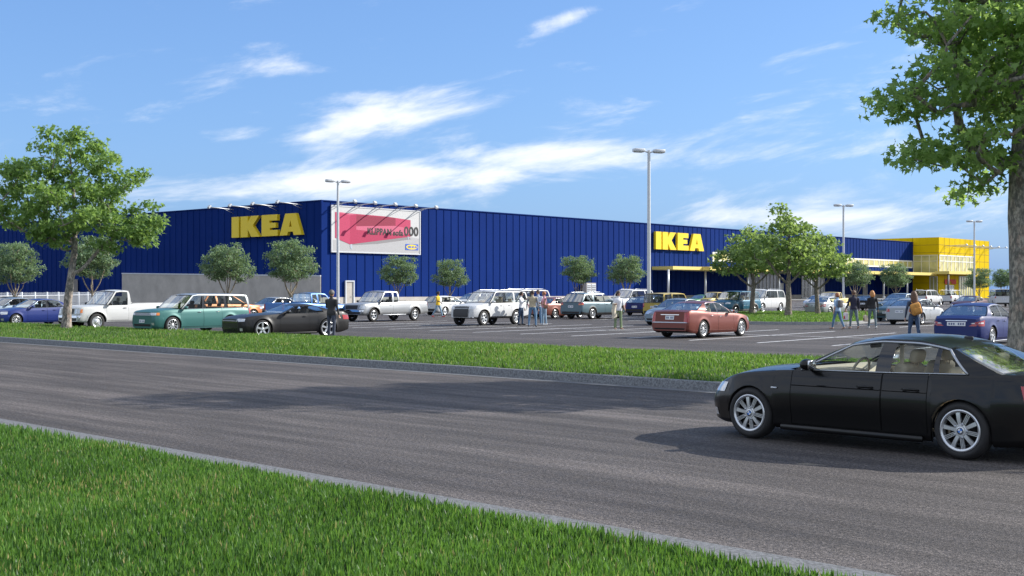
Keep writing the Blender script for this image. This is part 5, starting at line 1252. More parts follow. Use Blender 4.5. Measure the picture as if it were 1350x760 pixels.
def tree_parts(seed, trunk, r0, lobes, nclus, nleaf, lsize, shape, spread, bend=.12, minr=.012, flat=.55, trunkdark=None, stems=None):
    """trunk: list of points; lobes: crown volumes (centre, radii); returns (wood mesh data, leaf arrays)"""
    rng = np.random.default_rng(seed); nodes = []; par = []
    def chain(pts, p=-1):
        for q in pts: nodes.append(np.array(q, float)); par.append(p); p = len(nodes) - 1
        return p
    def dense(pts, step):
        out = [pts[0]]
        for a, b in zip(pts[:-1], pts[1:]):
            a, b = np.array(a, float), np.array(b, float); k = max(1, int(np.linalg.norm(b - a) / step)); out += [a + (b - a) * j / k for j in range(1, k + 1)]
        return out
    sc = max(l[1][0] for l in lobes)
    chain(dense(trunk, .35)); ntr = len(nodes)
    for st in (stems or []):
        d = [np.linalg.norm(n - np.array(st[0])) for n in nodes[:ntr]]; chain(dense(st, .35)[1:], int(np.argmin(d)))
    first = 0
    zmin = trunk[-1][2] * .0
    att = []; vol = np.array([l[1][0] * l[1][1] * l[1][2] for l in lobes]); vol = vol ** .75 / (vol ** .75).sum()
    for _ in range(nclus * 6):
        l = lobes[rng.choice(len(lobes), p=vol)]; v = rng.normal(size=3); v /= np.linalg.norm(v); rr = rng.uniform(.25, 1) ** .45
        p = np.array(l[0]) + v * np.array(l[1]) * rr
        if all(np.linalg.norm(p - q) > spread * 1.15 for q in att): att.append(p)
        if len(att) >= nclus: break
    base_z = trunk[0][2]; ax = np.array(trunk[-1]); att.sort(key=lambda p: np.linalg.norm((p - np.array(trunk[len(trunk) // 2]))))
    ends = []
    zfork = trunk[0][2] + (trunk[-1][2] - trunk[0][2]) * .45
    for p in att:
        A = np.array(nodes); d = np.linalg.norm(A - p, axis=1); ok = A[:, 2] >= min(zfork, trunk[-1][2])
        pen = d + np.maximum(0, A[:, 2] - p[2] + .15 * d) * 1.6; pen[~ok] += 100
        i = int(np.argmin(pen)); a = nodes[i]; k = max(2, int(np.linalg.norm(p - a) / (.28 * sc ** .5))); side = rng.normal(size=3) * bend * np.linalg.norm(p - a)
        pts = []
        for j in range(1, k + 1):
            t = j / k; q = a + (p - a) * t + side * math.sin(math.pi * t) + np.array([0, 0, -.10 * np.linalg.norm(p - a) * math.sin(math.pi * t)]) ; pts.append(q)
        ends.append(chain(pts, i))
    n = len(nodes); cnt = np.zeros(n); ch = [[] for _ in range(n)]
    for e in ends:
        while e >= 0: cnt[e] += 1; e = par[e]
    for i in range(n):
        if par[i] >= 0: ch[par[i]].append(i)
    tot = max(cnt.max(), 1); rad = np.maximum(minr, r0 * .80 * (cnt / tot) ** .52)
    for i in range(ntr): rad[i] = max(rad[i], r0 * lerp(1.0, .35, i / ntr) * (.5 + .5 * (cnt[i] / tot) ** .5))
    z0 = trunk[0][2]
    for i in range(ntr):
        h = nodes[i][2] - z0; rad[i] *= 1 + .38 * math.exp(-h / (r0 * 1.3))
    wood = MB(); seen = set(); starts = [0]
    for s in starts:
        line = [s] if par[s] < 0 else [par[s], s]; c = s
        while ch[c]:
            nx = max(ch[c], key=lambda q: cnt[q] + (1000 if c < ntr and q < ntr and q == c + 1 else 0))
            starts += [q for q in ch[c] if q != nx]; line.append(nx); c = nx
        rr = [rad[q] for q in line]
        if par[s] >= 0: rr[0] = min(rad[line[0]] * .85, rr[1] * 1.25)
        rr[-1] *= .5; big = rr[0] > .08
        wood.tube([nodes[q] for q in line], rr, 14 if big else 5, cap=False)
    # leaf positions: sprays round each branch end and along its last stretch
    per = nleaf // max(1, len(ends)); P = []
    for e in ends:
        c = nodes[e]; k = max(4, int(per * rng.uniform(.6, 1.4))); q = np.clip(rng.normal(size=(k, 3)), -1.9, 1.9) * np.array([spread, spread, spread * flat]) * .62
        q += c; P.append(q)
    P = np.concatenate(P); V, F, kk = leaves(P, lsize, shape, rng)
    cl = np.repeat(rng.normal(.0, .10, len(P)), kk); t = np.clip(np.repeat(rng.normal(.40, .17, len(P)), kk) + cl, 0, .8)
    return wood, V, F, t
M_BARK = bark_mat('plane_bark', (.15, .145, .135), (.33, .295, .265), (.50, .44, .38)); M_BARK2 = bark_mat('pale_bark', (.22, .19, .14), (.36, .31, .23), (.46, .41, .32), 4)
M_BARK3 = bark_mat('grey_bark', (.14, .12, .10), (.27, .24, .20), (.36, .32, .27), 4)
L_NEAR = leaf_mat('broad_leaves', (.085, .155, .055), (.27, .41, .15), .6); L_LEFT = leaf_mat('light_leaves', (.075, .145, .04), (.235, .37, .12), .45)
L_MID = leaf_mat('island_leaves', (.065, .125, .04), (.24, .35, .12), .45); L_OLIVE = leaf_mat('olive_leaves', (.05, .10, .055), (.22, .32, .18), .35)
def plant_tree(name, label, cat, loc, parts, lm, bm_, rz=0.0, group=None, scale=1.0):
    t = thing(name, label, cat, loc, rz, group); t.scale = (scale,) * 3
    o = link('trunk', parts[0], t); link('crown', parts[1], t)
    return t
def make(nm, res, lm, bmt):
    wood, V, F, t = res
    return wood.mesh(nm + '_wood', [bmt], 60), np_mesh(nm + '_leaves', V, F, [lm], False, t)
def trees():
    # near tree on the verge, right of the road; only its left half is in the picture
    r = make('near_tree', tree_parts(3, [(0, 0, 0), (.0, .05, 1.6), (-.06, .1, 3.2), (-.05, 0, 5.0), (-.25, .1, 6.3), (-.6, .15, 7.6), (-.6, .1, 8.8)], .40,
        [((-1.35, 0, 7.3), (1.25, 1.9, .65)), ((-2.0, .1, 5.75), (1.1, 1.9, .55)), ((-1.35, 0, 4.6), (1.15, 1.7, .45)), ((-.6, 0, 3.75), (.6, 1.1, .28)), ((-1.2, 0, 8.2), (1.4, 1.9, .6)), ((1.6, 0, 6.4), (1.9, 2.0, 1.6)), ((.3, -1.8, 6.0), (1.6, 1.4, 1.5)), ((.3, 1.8, 6.8), (1.7, 1.4, 1.6)), ((1.4, 0, 8.3), (1.6, 1.8, .9)), ((-.5, -.4, 6.2), (1.2, 1.4, 1.4))],
        175, 16000, .165, 'lobed', .47, flat=.42), L_NEAR, M_BARK)
    p = ground(1357, 503.5); plant_tree('plane_tree', 'large broadleaf tree with thick mottled trunk on the verge beside the black sedan', 'tree', (p.x, p.y, .12), r, 0, 0, .0, 'big trees on the road verge')
    # its neighbour further right on the same verge, outside the picture: it throws the shade on the road round the sedan
    q = p - Rd * 11.2; plant_tree('plane_tree', 'large broadleaf tree on the verge, its shade falling on the road under the black sedan', 'tree', (q.x, q.y, .12), r, 0, 0, 2.2, 'big trees on the road verge', .86)
    r = make('left_tree', tree_parts(8, [(0, 0, 0), (.1, 0, 1.5), (.25, 0, 2.6), (.38, 0, 3.6), (.42, 0, 4.8), (.35, 0, 6.4), (.2, 0, 7.8)], .21,
        [((.2, 0, 8.1), (1.7, 1.7, 1.25)), ((-1.7, 0, 6.9), (1.5, 1.7, 1.1)), ((2.0, 0, 6.9), (1.5, 1.7, 1.05)), ((-2.2, 0, 5.3), (1.3, 1.6, .8)), ((3.1, .2, 5.0), (1.4, 1.6, .95)), ((.4, -1.4, 5.6), (1.8, 1.4, 1.3)), ((.4, 1.6, 6.0), (1.8, 1.4, 1.4)), ((-.6, 0, 4.5), (1.1, 1.4, .6)), ((2.2, -.4, 3.9), (.9, 1.2, .5))],
        118, 11000, .21, 'lobed', .46, stems=[[(.3, 0, 2.5), (.9, 0, 3.0), (1.5, 0, 3.7), (2.2, 0, 4.3)], [(.4, 0, 4.2), (-.6, 0, 4.7), (-1.5, 0, 5.6)], [(.42, 0, 4.6), (1.2, .1, 5.4), (1.9, .1, 6.3)]]), L_LEFT, M_BARK)
    p = ground(87, 439.2); plant_tree('plane_tree', 'large light green tree on the verge between the blue sedan and white pickup', 'tree', (p.x, p.y, .1), r, 0, 0, 0, 'big trees on the road verge', .945)
    isl = [make('island_tree', tree_parts(20 + k, [(0, 0, 0), (.05, 0, 1.0), (.12 * (1 - k), 0, 2.0), (.1, 0, 3.2), (0, 0, 4.6)], .19,
        [((0, 0, 4.9), (1.6, 1.6, 1.2)), ((-1.6, .2, 4.0), (1.3, 1.4, 1.0)), ((1.6, -.2, 4.0), (1.4, 1.4, 1.05)), ((0, -1.4, 3.9), (1.5, 1.2, 1.0)), ((0, 1.4, 4.0), (1.5, 1.2, 1.1)), ((.5 - k, 0, 5.9), (.9, .9, .75))], 62, 3900, .25, 'wide', .50, stems=[[(.1, 0, 1.9), (-.8, 0, 2.6), (-1.5, 0, 3.5)], [(.1, 0, 2.0), (.9, .1, 2.7), (1.6, 0, 3.6)]]), L_MID, M_BARK3) for k in range(2)]
    for px, py, sc, k, rz, lab in ((991, 417, 1.0, 0, 0, 'island tree nearest the teal blue sport utility'), (1039, 420.5, 1.08, 1, .4, 'tallest tree of the grass island, with pale patches on its trunk'), (1078, 417.5, .92, 0, 2.4, 'island tree with its trunk in front of the silver sedan')):
        p = ground(px, py); plant_tree('island_tree', lab, 'tree', (p.x, p.y, .12), isl[k], 0, 0, rz, 'trees on the grass island', sc)
    ol = [make('small_tree', tree_parts(40 + k, [(0, 0, 0), (.02, 0, .8), (0, .0, 1.5)], .13,
        [((.12 * (k - 1), 0, 4.2), (1.75 + .1 * k, 1.9 - .08 * k, 1.35)), ((-1.0 + .15 * k, .3, 3.4 + .12 * k), (1.3, 1.3, .9)), ((.9, -.3, 3.5), (1.3, 1.3, .9)), ((.1, .8, 3.6), (1.3, 1.2, .9)), ((.5 - .3 * k, -.9, 4.9), (1.0, 1.0, .7)), ((-.6 + .35 * k, .5, 5.1), (.9, .9, .6))], 95, 7000, .21, 'oval', .38, minr=.02,
        stems=[[(0, 0, 1.3), (-.5, 0, 2.1), (-.9, .1, 3.2)], [(0, 0, 1.3), (.55, .1, 2.1), (.95, -.1, 3.2)], [(0, 0, 1.4), (.1, .5, 2.2), (.1, .9, 3.3)], [(0, 0, 1.4), (-.1, -.5, 2.3), (.0, -.9, 3.5)], [(0, 0, 1.4), (.02, .02, 2.4), (0, 0, 3.6)]]), L_OLIVE, M_BARK2) for k in range(4)]
    T = [(20, 98, 1.0, 'small round tree at far left behind the picket fence'), (122, 96, 1.06, 'small round tree half hidden behind the big left tree'), (300, 101, 1.0, 'small round tree by the grey wall below the left end of the shaded sign'), (383, 98, 1.04, 'small round tree by the grey wall nearest the building corner'),
         (525, 131, .98, 'small round tree behind the silver pickup, under the billboard logo'), (593, 139, .95, 'small round tree behind the man in yellow shirt'), (762, 138, 1.0, 'small round tree in front of the grey utility cabinet'), (826, 138, 1.03, 'small round tree left of the tall lamp post, behind the woman in green trousers'),
         (1128, 142, .92, 'small round tree behind the far lamp post'), (1181, 152, .92, 'small round tree at the blue wall just left of the yellow block'), (1291, 176, .90, 'small round tree in front of the yellow block'), (1324, 188, .90, 'small round tree against the sky right of the yellow block')]
    for i, (px, Y, sc, lab) in enumerate(T):
        p = at(px, HOR, Y); plant_tree('small_tree', lab, 'tree', (p.x, p.y, 0), ol[(i * 3 + i // 4) % 4], 0, 0, i * 1.9, 'small round trees along the store', sc)
# ================================================================== people
SKIN = {'light': mat('skin_light', (.50, .30, .22), .55), 'dark': mat('skin_dark', (.14, .075, .05), .55), 'mid': mat('skin_tan', (.36, .20, .13), .55)}
M_EYE = mat('eye_dark', (.02, .015, .012), .3); M_LIP = mat('lips', (.32, .11, .09), .5)
def cloth(n, c): return mat(n, c, .85, var=.18, vs=9, bmp=.25)
def figure(name, label, px, py, heading, skin, hair, top, legs, shoe, pose, height=1.75, female=False, longhair=0.0, sleeve='short', over=None, hairmat=None, flare=0.0, group=None, bulk=1.0):
    """a person as one continuous surface: tapered limbs and torso merged by a fine remesh, clothes by which limb a face lies on"""
    k = height / 1.75; prim = []       # (p0, p1, r0, r1, label)
    J = {}
    def rotp(v, fwd, out, s): # swing a hanging limb vector forward and outward
        v = Vector(v); v.rotate(Matrix.Rotation(-fwd, 3, 'Y')); v.rotate(Matrix.Rotation(out * s, 3, 'X')); return v
    sw = .185 if female else .205; hw = .095
    lean = R(pose.get('lean', 0)); hip = Vector((0, 0, .93))
    def T(x, y, z): v = Vector((x, y, z - .93)); v.rotate(Matrix.Rotation(lean, 3, 'Y')); return v + hip
    # ---- torso: elliptical rings
    W = 1.0 if not female else .92
    rings = [(.82, .085, .12, 0), (.88, .115, .165 * (1.05 if female else .98), -.01), (.95, .12, .172 * (1.03 if female else .97), -.012), (1.05, .105, .15 * W, 0), (1.13, .105, .148 * W, .008), (1.24, .118, .165 * W, .012), (1.33, .122, .178 * W, .008), (1.40, .105, .178 * W, -.004), (1.455, .075, .12, -.012), (1.49, .055, .062, -.008), (1.54, .052, .055, .0), (1.60, .05, .052, .012)]
    tor = MB(); n = 16; vs = []
    for z, rx, ry, ox in rings:
        b = bulk if .85 < z < 1.44 else 1
        for j in range(n):
            a = 2 * math.pi * j / n; vs.append(T(ox + rx * b * math.cos(a), ry * b * math.sin(a), z))
    m_ = len(rings); tor.add(vs, [(i * n + j, i * n + (j + 1) % n, (i + 1) * n + (j + 1) % n, (i + 1) * n + j) for i in range(m_ - 1) for j in range(n)] + [tuple(range(n))[::-1], tuple((m_ - 1) * n + j for j in range(n))])
    seg = [(T(0, 0, .88), T(0, 0, .96), .17, 'leg'), (T(0, 0, 1.0), T(0, 0, 1.42), .17, 'top'), (T(0, 0, 1.50), T(.01, 0, 1.56), .055, 'skin')]
    hc = T(.02, 0, 1.655); turn = R(pose.get('turn', 0)); HM = Matrix.Rotation(turn, 3, 'Z') @ Matrix.Rotation(R(pose.get('nod', 6)), 3, 'Y')
    tor.ball(hc, (.098, .076, .118), 0, 18, 14, HM); tor.ball(hc + HM @ Vector((.022, 0, -.062)), (.068, .056, .062), 0, 14, 10, HM); tor.ball(hc + HM @ Vector((.098, 0, -.018)), (.020, .014, .024), 0, 8, 6, HM)
    for s in (1, -1): tor.ball(hc + HM @ Vector((-.005, s * .078, -.01)), (.02, .009, .03), 0, 8, 6, HM)
    if female:
        for s in (1, -1): tor.ball(T(.09, s * .07, 1.27), (.055, .062, .062), 0, 10, 8)
    seg.append((hc, hc + Vector((0, 0, .01)), .12, 'skin'))
    def limb(pts, rs, labs, mb=tor):
        mb.tube(pts, rs, 12)
        for p, r in ((pts[0], rs[0]), (pts[-1], rs[-1])): mb.ball(p, r * .99, 0, 10, 8)
        for i in range(len(pts) - 1): seg.append((Vector(pts[i]), Vector(pts[i + 1]), (rs[i] + rs[i + 1]) / 2, labs[i]))
    for s, side in ((1, 'L'), (-1, 'R')):
        lf, kn = pose.get('leg' + side, (0, 4)); out = R(pose.get('stance', 4)); lf, kn = R(lf), R(kn)
        h = T(0, s * hw, .90); thigh = rotp((0, 0, -.42), lf, out, s); knee = h + thigh; shin = rotp((0, 0, -.41), lf - kn, out * .4, s); ank = knee + shin
        fl = flare
        limb([h, h + thigh * .3, h + thigh * .7, knee, knee + shin * .28, knee + shin * .7, ank + shin * -.02], [.092, .09, .073, .06, .061, .052 + fl * .5, .046 + fl], ['leg'] * 6)
        toe = Vector((.175, s * .025, 0)); toe.rotate(Matrix.Rotation(-(lf - kn) * .6, 3, 'Y')); lowz = -.055
        limb([ank + Vector((-.035, 0, lowz + .01)), ank + toe * .45 + Vector((0, 0, lowz - .0)), ank + toe + Vector((0, 0, lowz - .012))], [.040, .042, .030], ['shoe'] * 2)
        J['ank' + side] = ank
        af, el, ab = pose.get('arm' + side, (0, 12, 8)); af, el, ab = R(af), R(el), R(ab)
        sh = T(-.005, s * sw, 1.405); ua = rotp((0, 0, -.285), af, ab, s); elb = sh + ua; fa = rotp((0, 0, -.255), af + el, ab * pose.get('abk', .3), s); wr = elb + fa
        up = 'sleeve' if sleeve != 'none' else 'skin'; lo = 'sleeve' if sleeve == 'long' else 'skin'
        limb([T(-.005, s * (sw - .07), 1.40), sh, sh + ua * .55, elb], [.06, .058 * bulk, .047 * bulk, .041], ['top', up, up if sleeve != 'none' else 'skin'])
        limb([elb, elb + fa * .3, wr], [.041, .04, .028], [lo, lo])
        d = fa.normalized(); sd = Vector((0, s, 0)).cross(d).normalized(); fw = d.cross(sd).normalized()   # palm frame: sd across the knuckles
        pc = wr + d * .05; tor.ball(pc, (.02, .03, .05), 0, 10, 8, Matrix((fw, sd, d)).transposed()); seg.append((wr, wr + d * .17, .03, 'skin'))
        for q, (o, L) in enumerate(((-.030, .068), (-.010, .078), (.010, .074), (.029, .060))):
            b0 = wr + d * .085 + sd * o; b1 = b0 + d * L * .5 + fw * s * -.006; b2 = b1 + d * L * .42 + fw * s * -.022; tor.tube([b0, b1, b2], [.0095, .009, .0075], 6)
        t0 = wr + d * .03 - sd * .026; tor.tube([t0, t0 + d * .035 - sd * .024, t0 + d * .068 - sd * .03], [.012, .0105, .008], 6)
        J['hand' + side] = wr + d * .09
    me = tor.mesh('body', []); tmp = bpy.data.objects.new('tmp', me); COL.objects.link(tmp)
    md = tmp.modifiers.new('r', 'REMESH'); md.mode = 'VOXEL'; md.voxel_size = .0115; md.use_smooth_shade = True
    sm_ = tmp.modifiers.new('s', 'SMOOTH'); sm_.factor = .4; sm_.iterations = 2
    dg = bpy.context.evaluated_depsgraph_get(); out_ = bpy.data.meshes.new_from_object(tmp.evaluated_get(dg)); bpy.data.objects.remove(tmp)
    nf = len(out_.polygons); C = np.zeros(nf * 3, np.float32); out_.polygons.foreach_get('center', C); C = C.reshape(-1, 3)
    best = np.full(nf, 1e9); lab = np.zeros(nf, int); names = ['skin', 'top', 'leg', 'shoe', 'sleeve']
    for a, b, r, l in seg:
        a_, b_ = np.array(a), np.array(b); d = b_ - a_; t = np.clip(((C - a_) @ d) / max(d @ d, 1e-9), 0, 1); dist = np.linalg.norm(C - (a_ + t[:, None] * d), axis=1) - r
        ok = dist < best; best[ok] = dist[ok]; lab[ok] = names.index(l)
    zt = np.array([hip.x, hip.y, hip.z]); loc = C - zt; ca, sa = math.cos(-lean), math.sin(-lean); zl = loc[:, 2] * ca + loc[:, 0] * -sa * -1 + .93
    hem = pose.get('hem', .93)
    tors = (np.abs(C[:, 1]) < .2) & (zl > hem) & (zl < 1.45) & ((lab == 2) | (lab == 1)); lab[tors] = 1
    low = (zl <= hem) & (lab == 1); lab[low] = 2
    mats_ = [SKIN[skin], top, legs, shoe, over or top, M_EYE, M_LIP]
    for s in (1, -1):
        e = np.array(hc + HM @ Vector((.088, s * .031, .004))); lab[(np.linalg.norm(C - e, axis=1) < .0135)] = 5
    e = np.array(hc + HM @ Vector((.092, 0, -.062))); q = (np.abs((C - e)[:, 2]) < .008) & (np.linalg.norm(C - e, axis=1) < .024); lab[q] = 6
    for m in mats_: out_.materials.append(m)
    out_.polygons.foreach_set('material_index', lab.astype(np.int32)); out_.polygons.foreach_set('use_smooth', np.ones(nf, bool)); out_.name = 'body'
    zmin = min(v.co.z for v in out_.vertices)
    p = ground(px, py); root = thing(name, label, 'person', (p.x, p.y, 0), R(heading), group); root.scale = (k,) * 3
    link('body', out_, root, (0, 0, -zmin))
    # ---- hair: a cap over the skull, optionally falling down the back
    h = MB(); hm_ = hairmat
    def hp(u, v):
        th = math.pi * .62 * u; ph = 2 * math.pi * v; c = math.cos(ph)
        lim = 1 - .42 * max(0, c) ** 1.5; th *= lim
        w = 1 + .05 * math.sin(7 * ph + 9 * u) * math.sin(math.pi * u)
        return hc + HM @ Vector((-.008 + .112 * w * math.sin(th) * c, .090 * w * math.sin(th) * math.sin(ph), .012 + .124 * w * math.cos(th)))
    h.grid(hp, 10, 24)
    if longhair:
        def lp(u, v):
            a = math.pi * (.45 + 1.1 * v); w = lerp(.098, .10, u) * (1 - .45 * u ** 3); z = .03 - u * longhair
            return hc + HM @ Vector((-.015 + w * 1.05 * math.cos(a) * (1 - .15 * u) - .035 * u, w * math.sin(a) * (1 + .25 * math.sin(u * 2.4)), z + .012 * math.sin(v * 23)))
        h.grid(lp, 12, 22)
    me = h.mesh('hair', [hm_]); ho = link('hair', me, root, (0, 0, -zmin)); so = ho.modifiers.new('t', 'SOLIDIFY'); so.thickness = .016; so.offset = 0
    W2 = lambda v: Matrix.Translation(root.location) @ Matrix.Rotation(R(heading), 4, 'Z') @ ((Vector(v) + Vector((0, 0, -zmin))) * k)
    J['W'] = W2; J['T'] = T; J['root'] = root; return J
HAIR = {c: mat('hair_' + c, v, .6, var=.35, vs=30, bmp=.4) for c, v in dict(grey=(.10, .095, .09), black=(.012, .010, .010), brown=(.11, .055, .03), red=(.28, .10, .04), blonde=(.45, .20, .06), darkbrown=(.035, .02, .014)).items()}
def carried(name, label, cat, pts, mats_, loc, rz):
    o = pts.obj(name, mats_, None, loc, rz, sharp=60); return tag(o, label, cat)
def people():
    jean = cloth('blue_denim', (.10, .19, .31)); djean = cloth('dark_denim', (.035, .065, .12)); grey_j = cloth('grey_denim', (.12, .16, .18)); ljean = cloth('light_denim', (.22, .33, .44))
    blk = cloth('black_cloth', (.018, .018, .02)); white = cloth('white_cotton', (.66, .67, .70)); shoe_d = mat('dark_shoe', (.03, .03, .035), .5); shoe_w = mat('white_shoe', (.6, .6, .6), .5); shoe_r = mat('red_shoe', (.45, .04, .03), .5); shoe_t = mat('tan_sandal', (.45, .28, .2), .6)
    F = figure
    F('person', 'man in dark leather jacket standing with his back to us beside the black coupe', 437, 447.8, 65, 'mid', 0, cloth('dark_jacket', (.032, .032, .035)), cloth('navy_trousers', (.045, .055, .085)), shoe_d, dict(armL=(22, 75, 14), armR=(-4, 25, 12), legL=(5, 6), legR=(-3, 3), hem=.86, turn=-15), 1.80, sleeve='long', hairmat=HAIR['grey'], bulk=1.12)
    F('person', 'person in yellow shirt and jeans walking past the white hatchback', 577.5, 418.8, -25, 'dark', 0, cloth('yellow_shirt', (.72, .46, .03)), ljean, shoe_r, dict(legL=(22, 6), legR=(-20, 14), armL=(-18, 25, 6), armR=(24, 40, 6), hem=.84), 1.78, hairmat=HAIR['black'], bulk=1.1)
    G4 = 'group of four people talking'
    F('person', 'woman in white blouse and dark jeans at the left of the group of four', 687, 429, -25, 'mid', 0, white, djean, shoe_d, dict(legL=(4, 6), legR=(-6, 4), armR=(35, 95, 4), armL=(3, 15, 8)), 1.72, True, .12, sleeve='long', hairmat=HAIR['darkbrown'])
    F('person', 'man in beige vest with grey sleeves, back to us in the group of four', 702, 431.2, 85, 'mid', 0, cloth('beige_vest', (.42, .36, .25)), jean, shoe_d, dict(stance=8, armL=(4, 22, 14), armR=(2, 20, 14), hem=.95), 1.80, sleeve='long', over=cloth('grey_sleeve', (.20, .22, .25)), hairmat=HAIR['darkbrown'], bulk=1.08)
    F('person', 'man in pale blue shirt behind the others, facing us in the group of four', 709.5, 428.6, -120, 'mid', 0, cloth('pale_shirt', (.50, .56, .66)), jean, shoe_d, dict(armL=(20, 70, 6), armR=(5, 20, 8), stance=5), 1.82, sleeve='long', hairmat=HAIR['darkbrown'])
    j = F('person', 'woman in pink top and pale jeans with white shoes at the right of the group', 717.5, 429, 195, 'mid', 0, cloth('pink_top', (.60, .30, .36)), ljean, shoe_w, dict(legL=(-4, 2), legR=(5, 5), armR=(25, 80, 6), armL=(12, 60, 5)), 1.74, True, 0, 'none', hairmat=HAIR['red'])
    def bag(name, label, cat, J, hand, w, h, d, m1, m2, strap=.25, drop=.02):
        b = MB(); b.box((0, 0, -h / 2 - strap * .6), (w, d, h), bev=min(w, d, h) * .22, seg=3); b.tube([(-w * .28, 0, -strap * .6), (-w * .2, 0, -.03), (0, 0, 0), (w * .2, 0, -.03), (w * .28, 0, -strap * .6)], .010, 6, 1)
        b.box((0, d * .51, -h * .62 - strap * .6), (w * .6, .012, h * .4), 1, bev=.004)
        carried(name, label, cat, b, [m1, m2], J['W'](J[hand]) + Vector((0, 0, -drop)), J['root'].rotation_euler.z)
    b = MB(); b.box((0, 0, 0), (.28, .13, .22), bev=.05, seg=3); b.tube([(-.1, 0, .1), (-.02, .0, .40), (.04, 0, .46), (.1, 0, .1)], .010, 6)
    carried('shoulder_bag', 'brown shoulder bag at the hip of the woman in pink top', 'bag', b, [cloth('brown_leather', (.24, .13, .09))], j['W'](Vector((-.03, .23, .98))), j['root'].rotation_euler.z)
    j = F('person', 'woman in white T-shirt and green trousers standing alone in the car park', 815, 434.6, -75, 'mid', 0, white, cloth('green_trousers', (.18, .24, .13)), shoe_t, dict(armR=(18, 80, 8), armL=(4, 35, 14), legL=(3, 4), legR=(-3, 2), hem=.86, turn=12), 1.76, True, .14, hairmat=HAIR['darkbrown'], flare=.022, bulk=1.15)
    c = MB()
    c.grid(lambda u, v: (.07 * math.cos(2 * math.pi * v) * (1 + .25 * math.sin(3 * 2 * math.pi * v + 4 * u)) * lerp(1, 1.35, u), .10 * math.sin(2 * math.pi * v) * lerp(1, 1.2, u) + .02 * math.sin(9 * u), .10 - .66 * u + .04 * math.sin(4 * math.pi * v)), 12, 20); c.ball((0, 0, .10), (.07, .10, .05))
    carried('cardigan', 'cream cardigan hanging over the arm of the woman in green trousers', 'garment', c, [cloth('cream_knit', (.55, .49, .38))], j['W'](Vector((.10, -.24, 1.08))), j['root'].rotation_euler.z)
    b = MB(); b.box((0, 0, 0), (.30, .12, .24), bev=.05, seg=3); b.tube([(-.12, 0, .1), (-.06, -.10, .42), (.02, -.16, .52), (.12, 0, .1)], .012, 6)
    carried('shoulder_bag', 'dark shoulder bag behind the hip of the woman in green trousers', 'bag', b, [cloth('dark_leather', (.05, .04, .035))], j['W'](Vector((-.12, .24, .98))), j['root'].rotation_euler.z)
    j = F('person', 'woman in light blue top and jeans walking, leftmost of the three near the island', 1104, 434.5, 120, 'light', 0, cloth('light_blue_top', (.30, .44, .62)), jean, shoe_t, dict(legL=(16, 4), legR=(-16, 12), armL=(-14, 30, 8), armR=(14, 40, 8), hem=.88), 1.70, True, .10, hairmat=HAIR['red'])
    b = MB(); b.box((0, 0, 0), (.15, .26, .36), bev=.06, seg=3); b.tube([(.06, .09, .16), (.2, .11, .14), (.22, .1, -.05), (.06, .09, -.14)], .014, 6); b.tube([(.06, -.09, .16), (.2, -.11, .14), (.22, -.1, -.05), (.06, -.09, -.14)], .014, 6)
    carried('backpack', 'grey backpack worn by the woman in light blue top', 'backpack', b, [cloth('grey_nylon', (.13, .12, .12))], j['W'](Vector((-.18, -.02, 1.25))), j['root'].rotation_euler.z)
    j = F('person', 'man in dark navy sweater and grey jeans walking away with a shopping bag', 1125.5, 433.6, 95, 'mid', 0, cloth('navy_sweater', (.022, .022, .045)), grey_j, shoe_t, dict(legL=(8, 4), legR=(-12, 10), armL=(8, 40, 12), armR=(-4, 15, 10), hem=.88), 1.80, sleeve='long', hairmat=HAIR['brown'], bulk=1.05)
    bag('shopping_bag', 'white and red shopping bag held by the man in navy sweater', 'bag', j, 'handL', .36, .38, .14, cloth('white_bag', (.66, .60, .62)), mat('red_print', (.55, .06, .07), .6))
    j = F('person', 'blonde woman in black jacket carrying a cream bag, beside the slate blue hatchback', 1150, 433.8, 88, 'light', 0, blk, grey_j, shoe_w, dict(legL=(10, 4), legR=(-8, 10), armL=(2, 15, 16), armR=(-4, 14, 14), hem=.92), 1.78, True, .22, sleeve='long', hairmat=HAIR['blonde'])
    bag('handbag', 'cream and brown bag hanging from the hand of the blonde woman', 'bag', j, 'handL', .34, .30, .16, cloth('cream_bag', (.58, .48, .36)), cloth('brown_base', (.14, .09, .06)), .3)
    j = F('person', 'woman with long brown hair and denim jacket walking away behind the black sedan', 1205, 453.5, 92, 'light', 0, cloth('navy_denim_jacket', (.045, .06, .10)), cloth('indigo_jeans', (.05, .09, .17)), shoe_d, dict(legL=(9, 4), legR=(-9, 8), armL=(0, 12, 16), armR=(-3, 10, 16), hem=.90), 1.76, True, .38, sleeve='long', hairmat=HAIR['brown'])
    b = MB(); b.box((0, 0, 0), (.17, .36, .42), bev=.08, seg=4, M=Matrix.Rotation(R(-16), 4, 'X')); b.box((-.085, -.03, -.05), (.05, .24, .18), bev=.02, seg=2, M=Matrix.Rotation(R(-16), 4, 'X'))
    b.tube([(.05, .12, .2), (.14, .12, .24), (.24, .13, .12), (.22, .14, -.08), (.06, .15, -.16)], .016, 6); b.tube([(.05, -.12, .18), (.14, -.13, .24), (.24, -.13, .1), (.06, -.14, -.16)], .016, 6)
    carried('backpack', 'tan orange backpack on the woman with long brown hair', 'backpack', b, [cloth('orange_leather', (.55, .26, .06))], j['W'](Vector((-.20, .0, 1.17))), j['root'].rotation_euler.z)

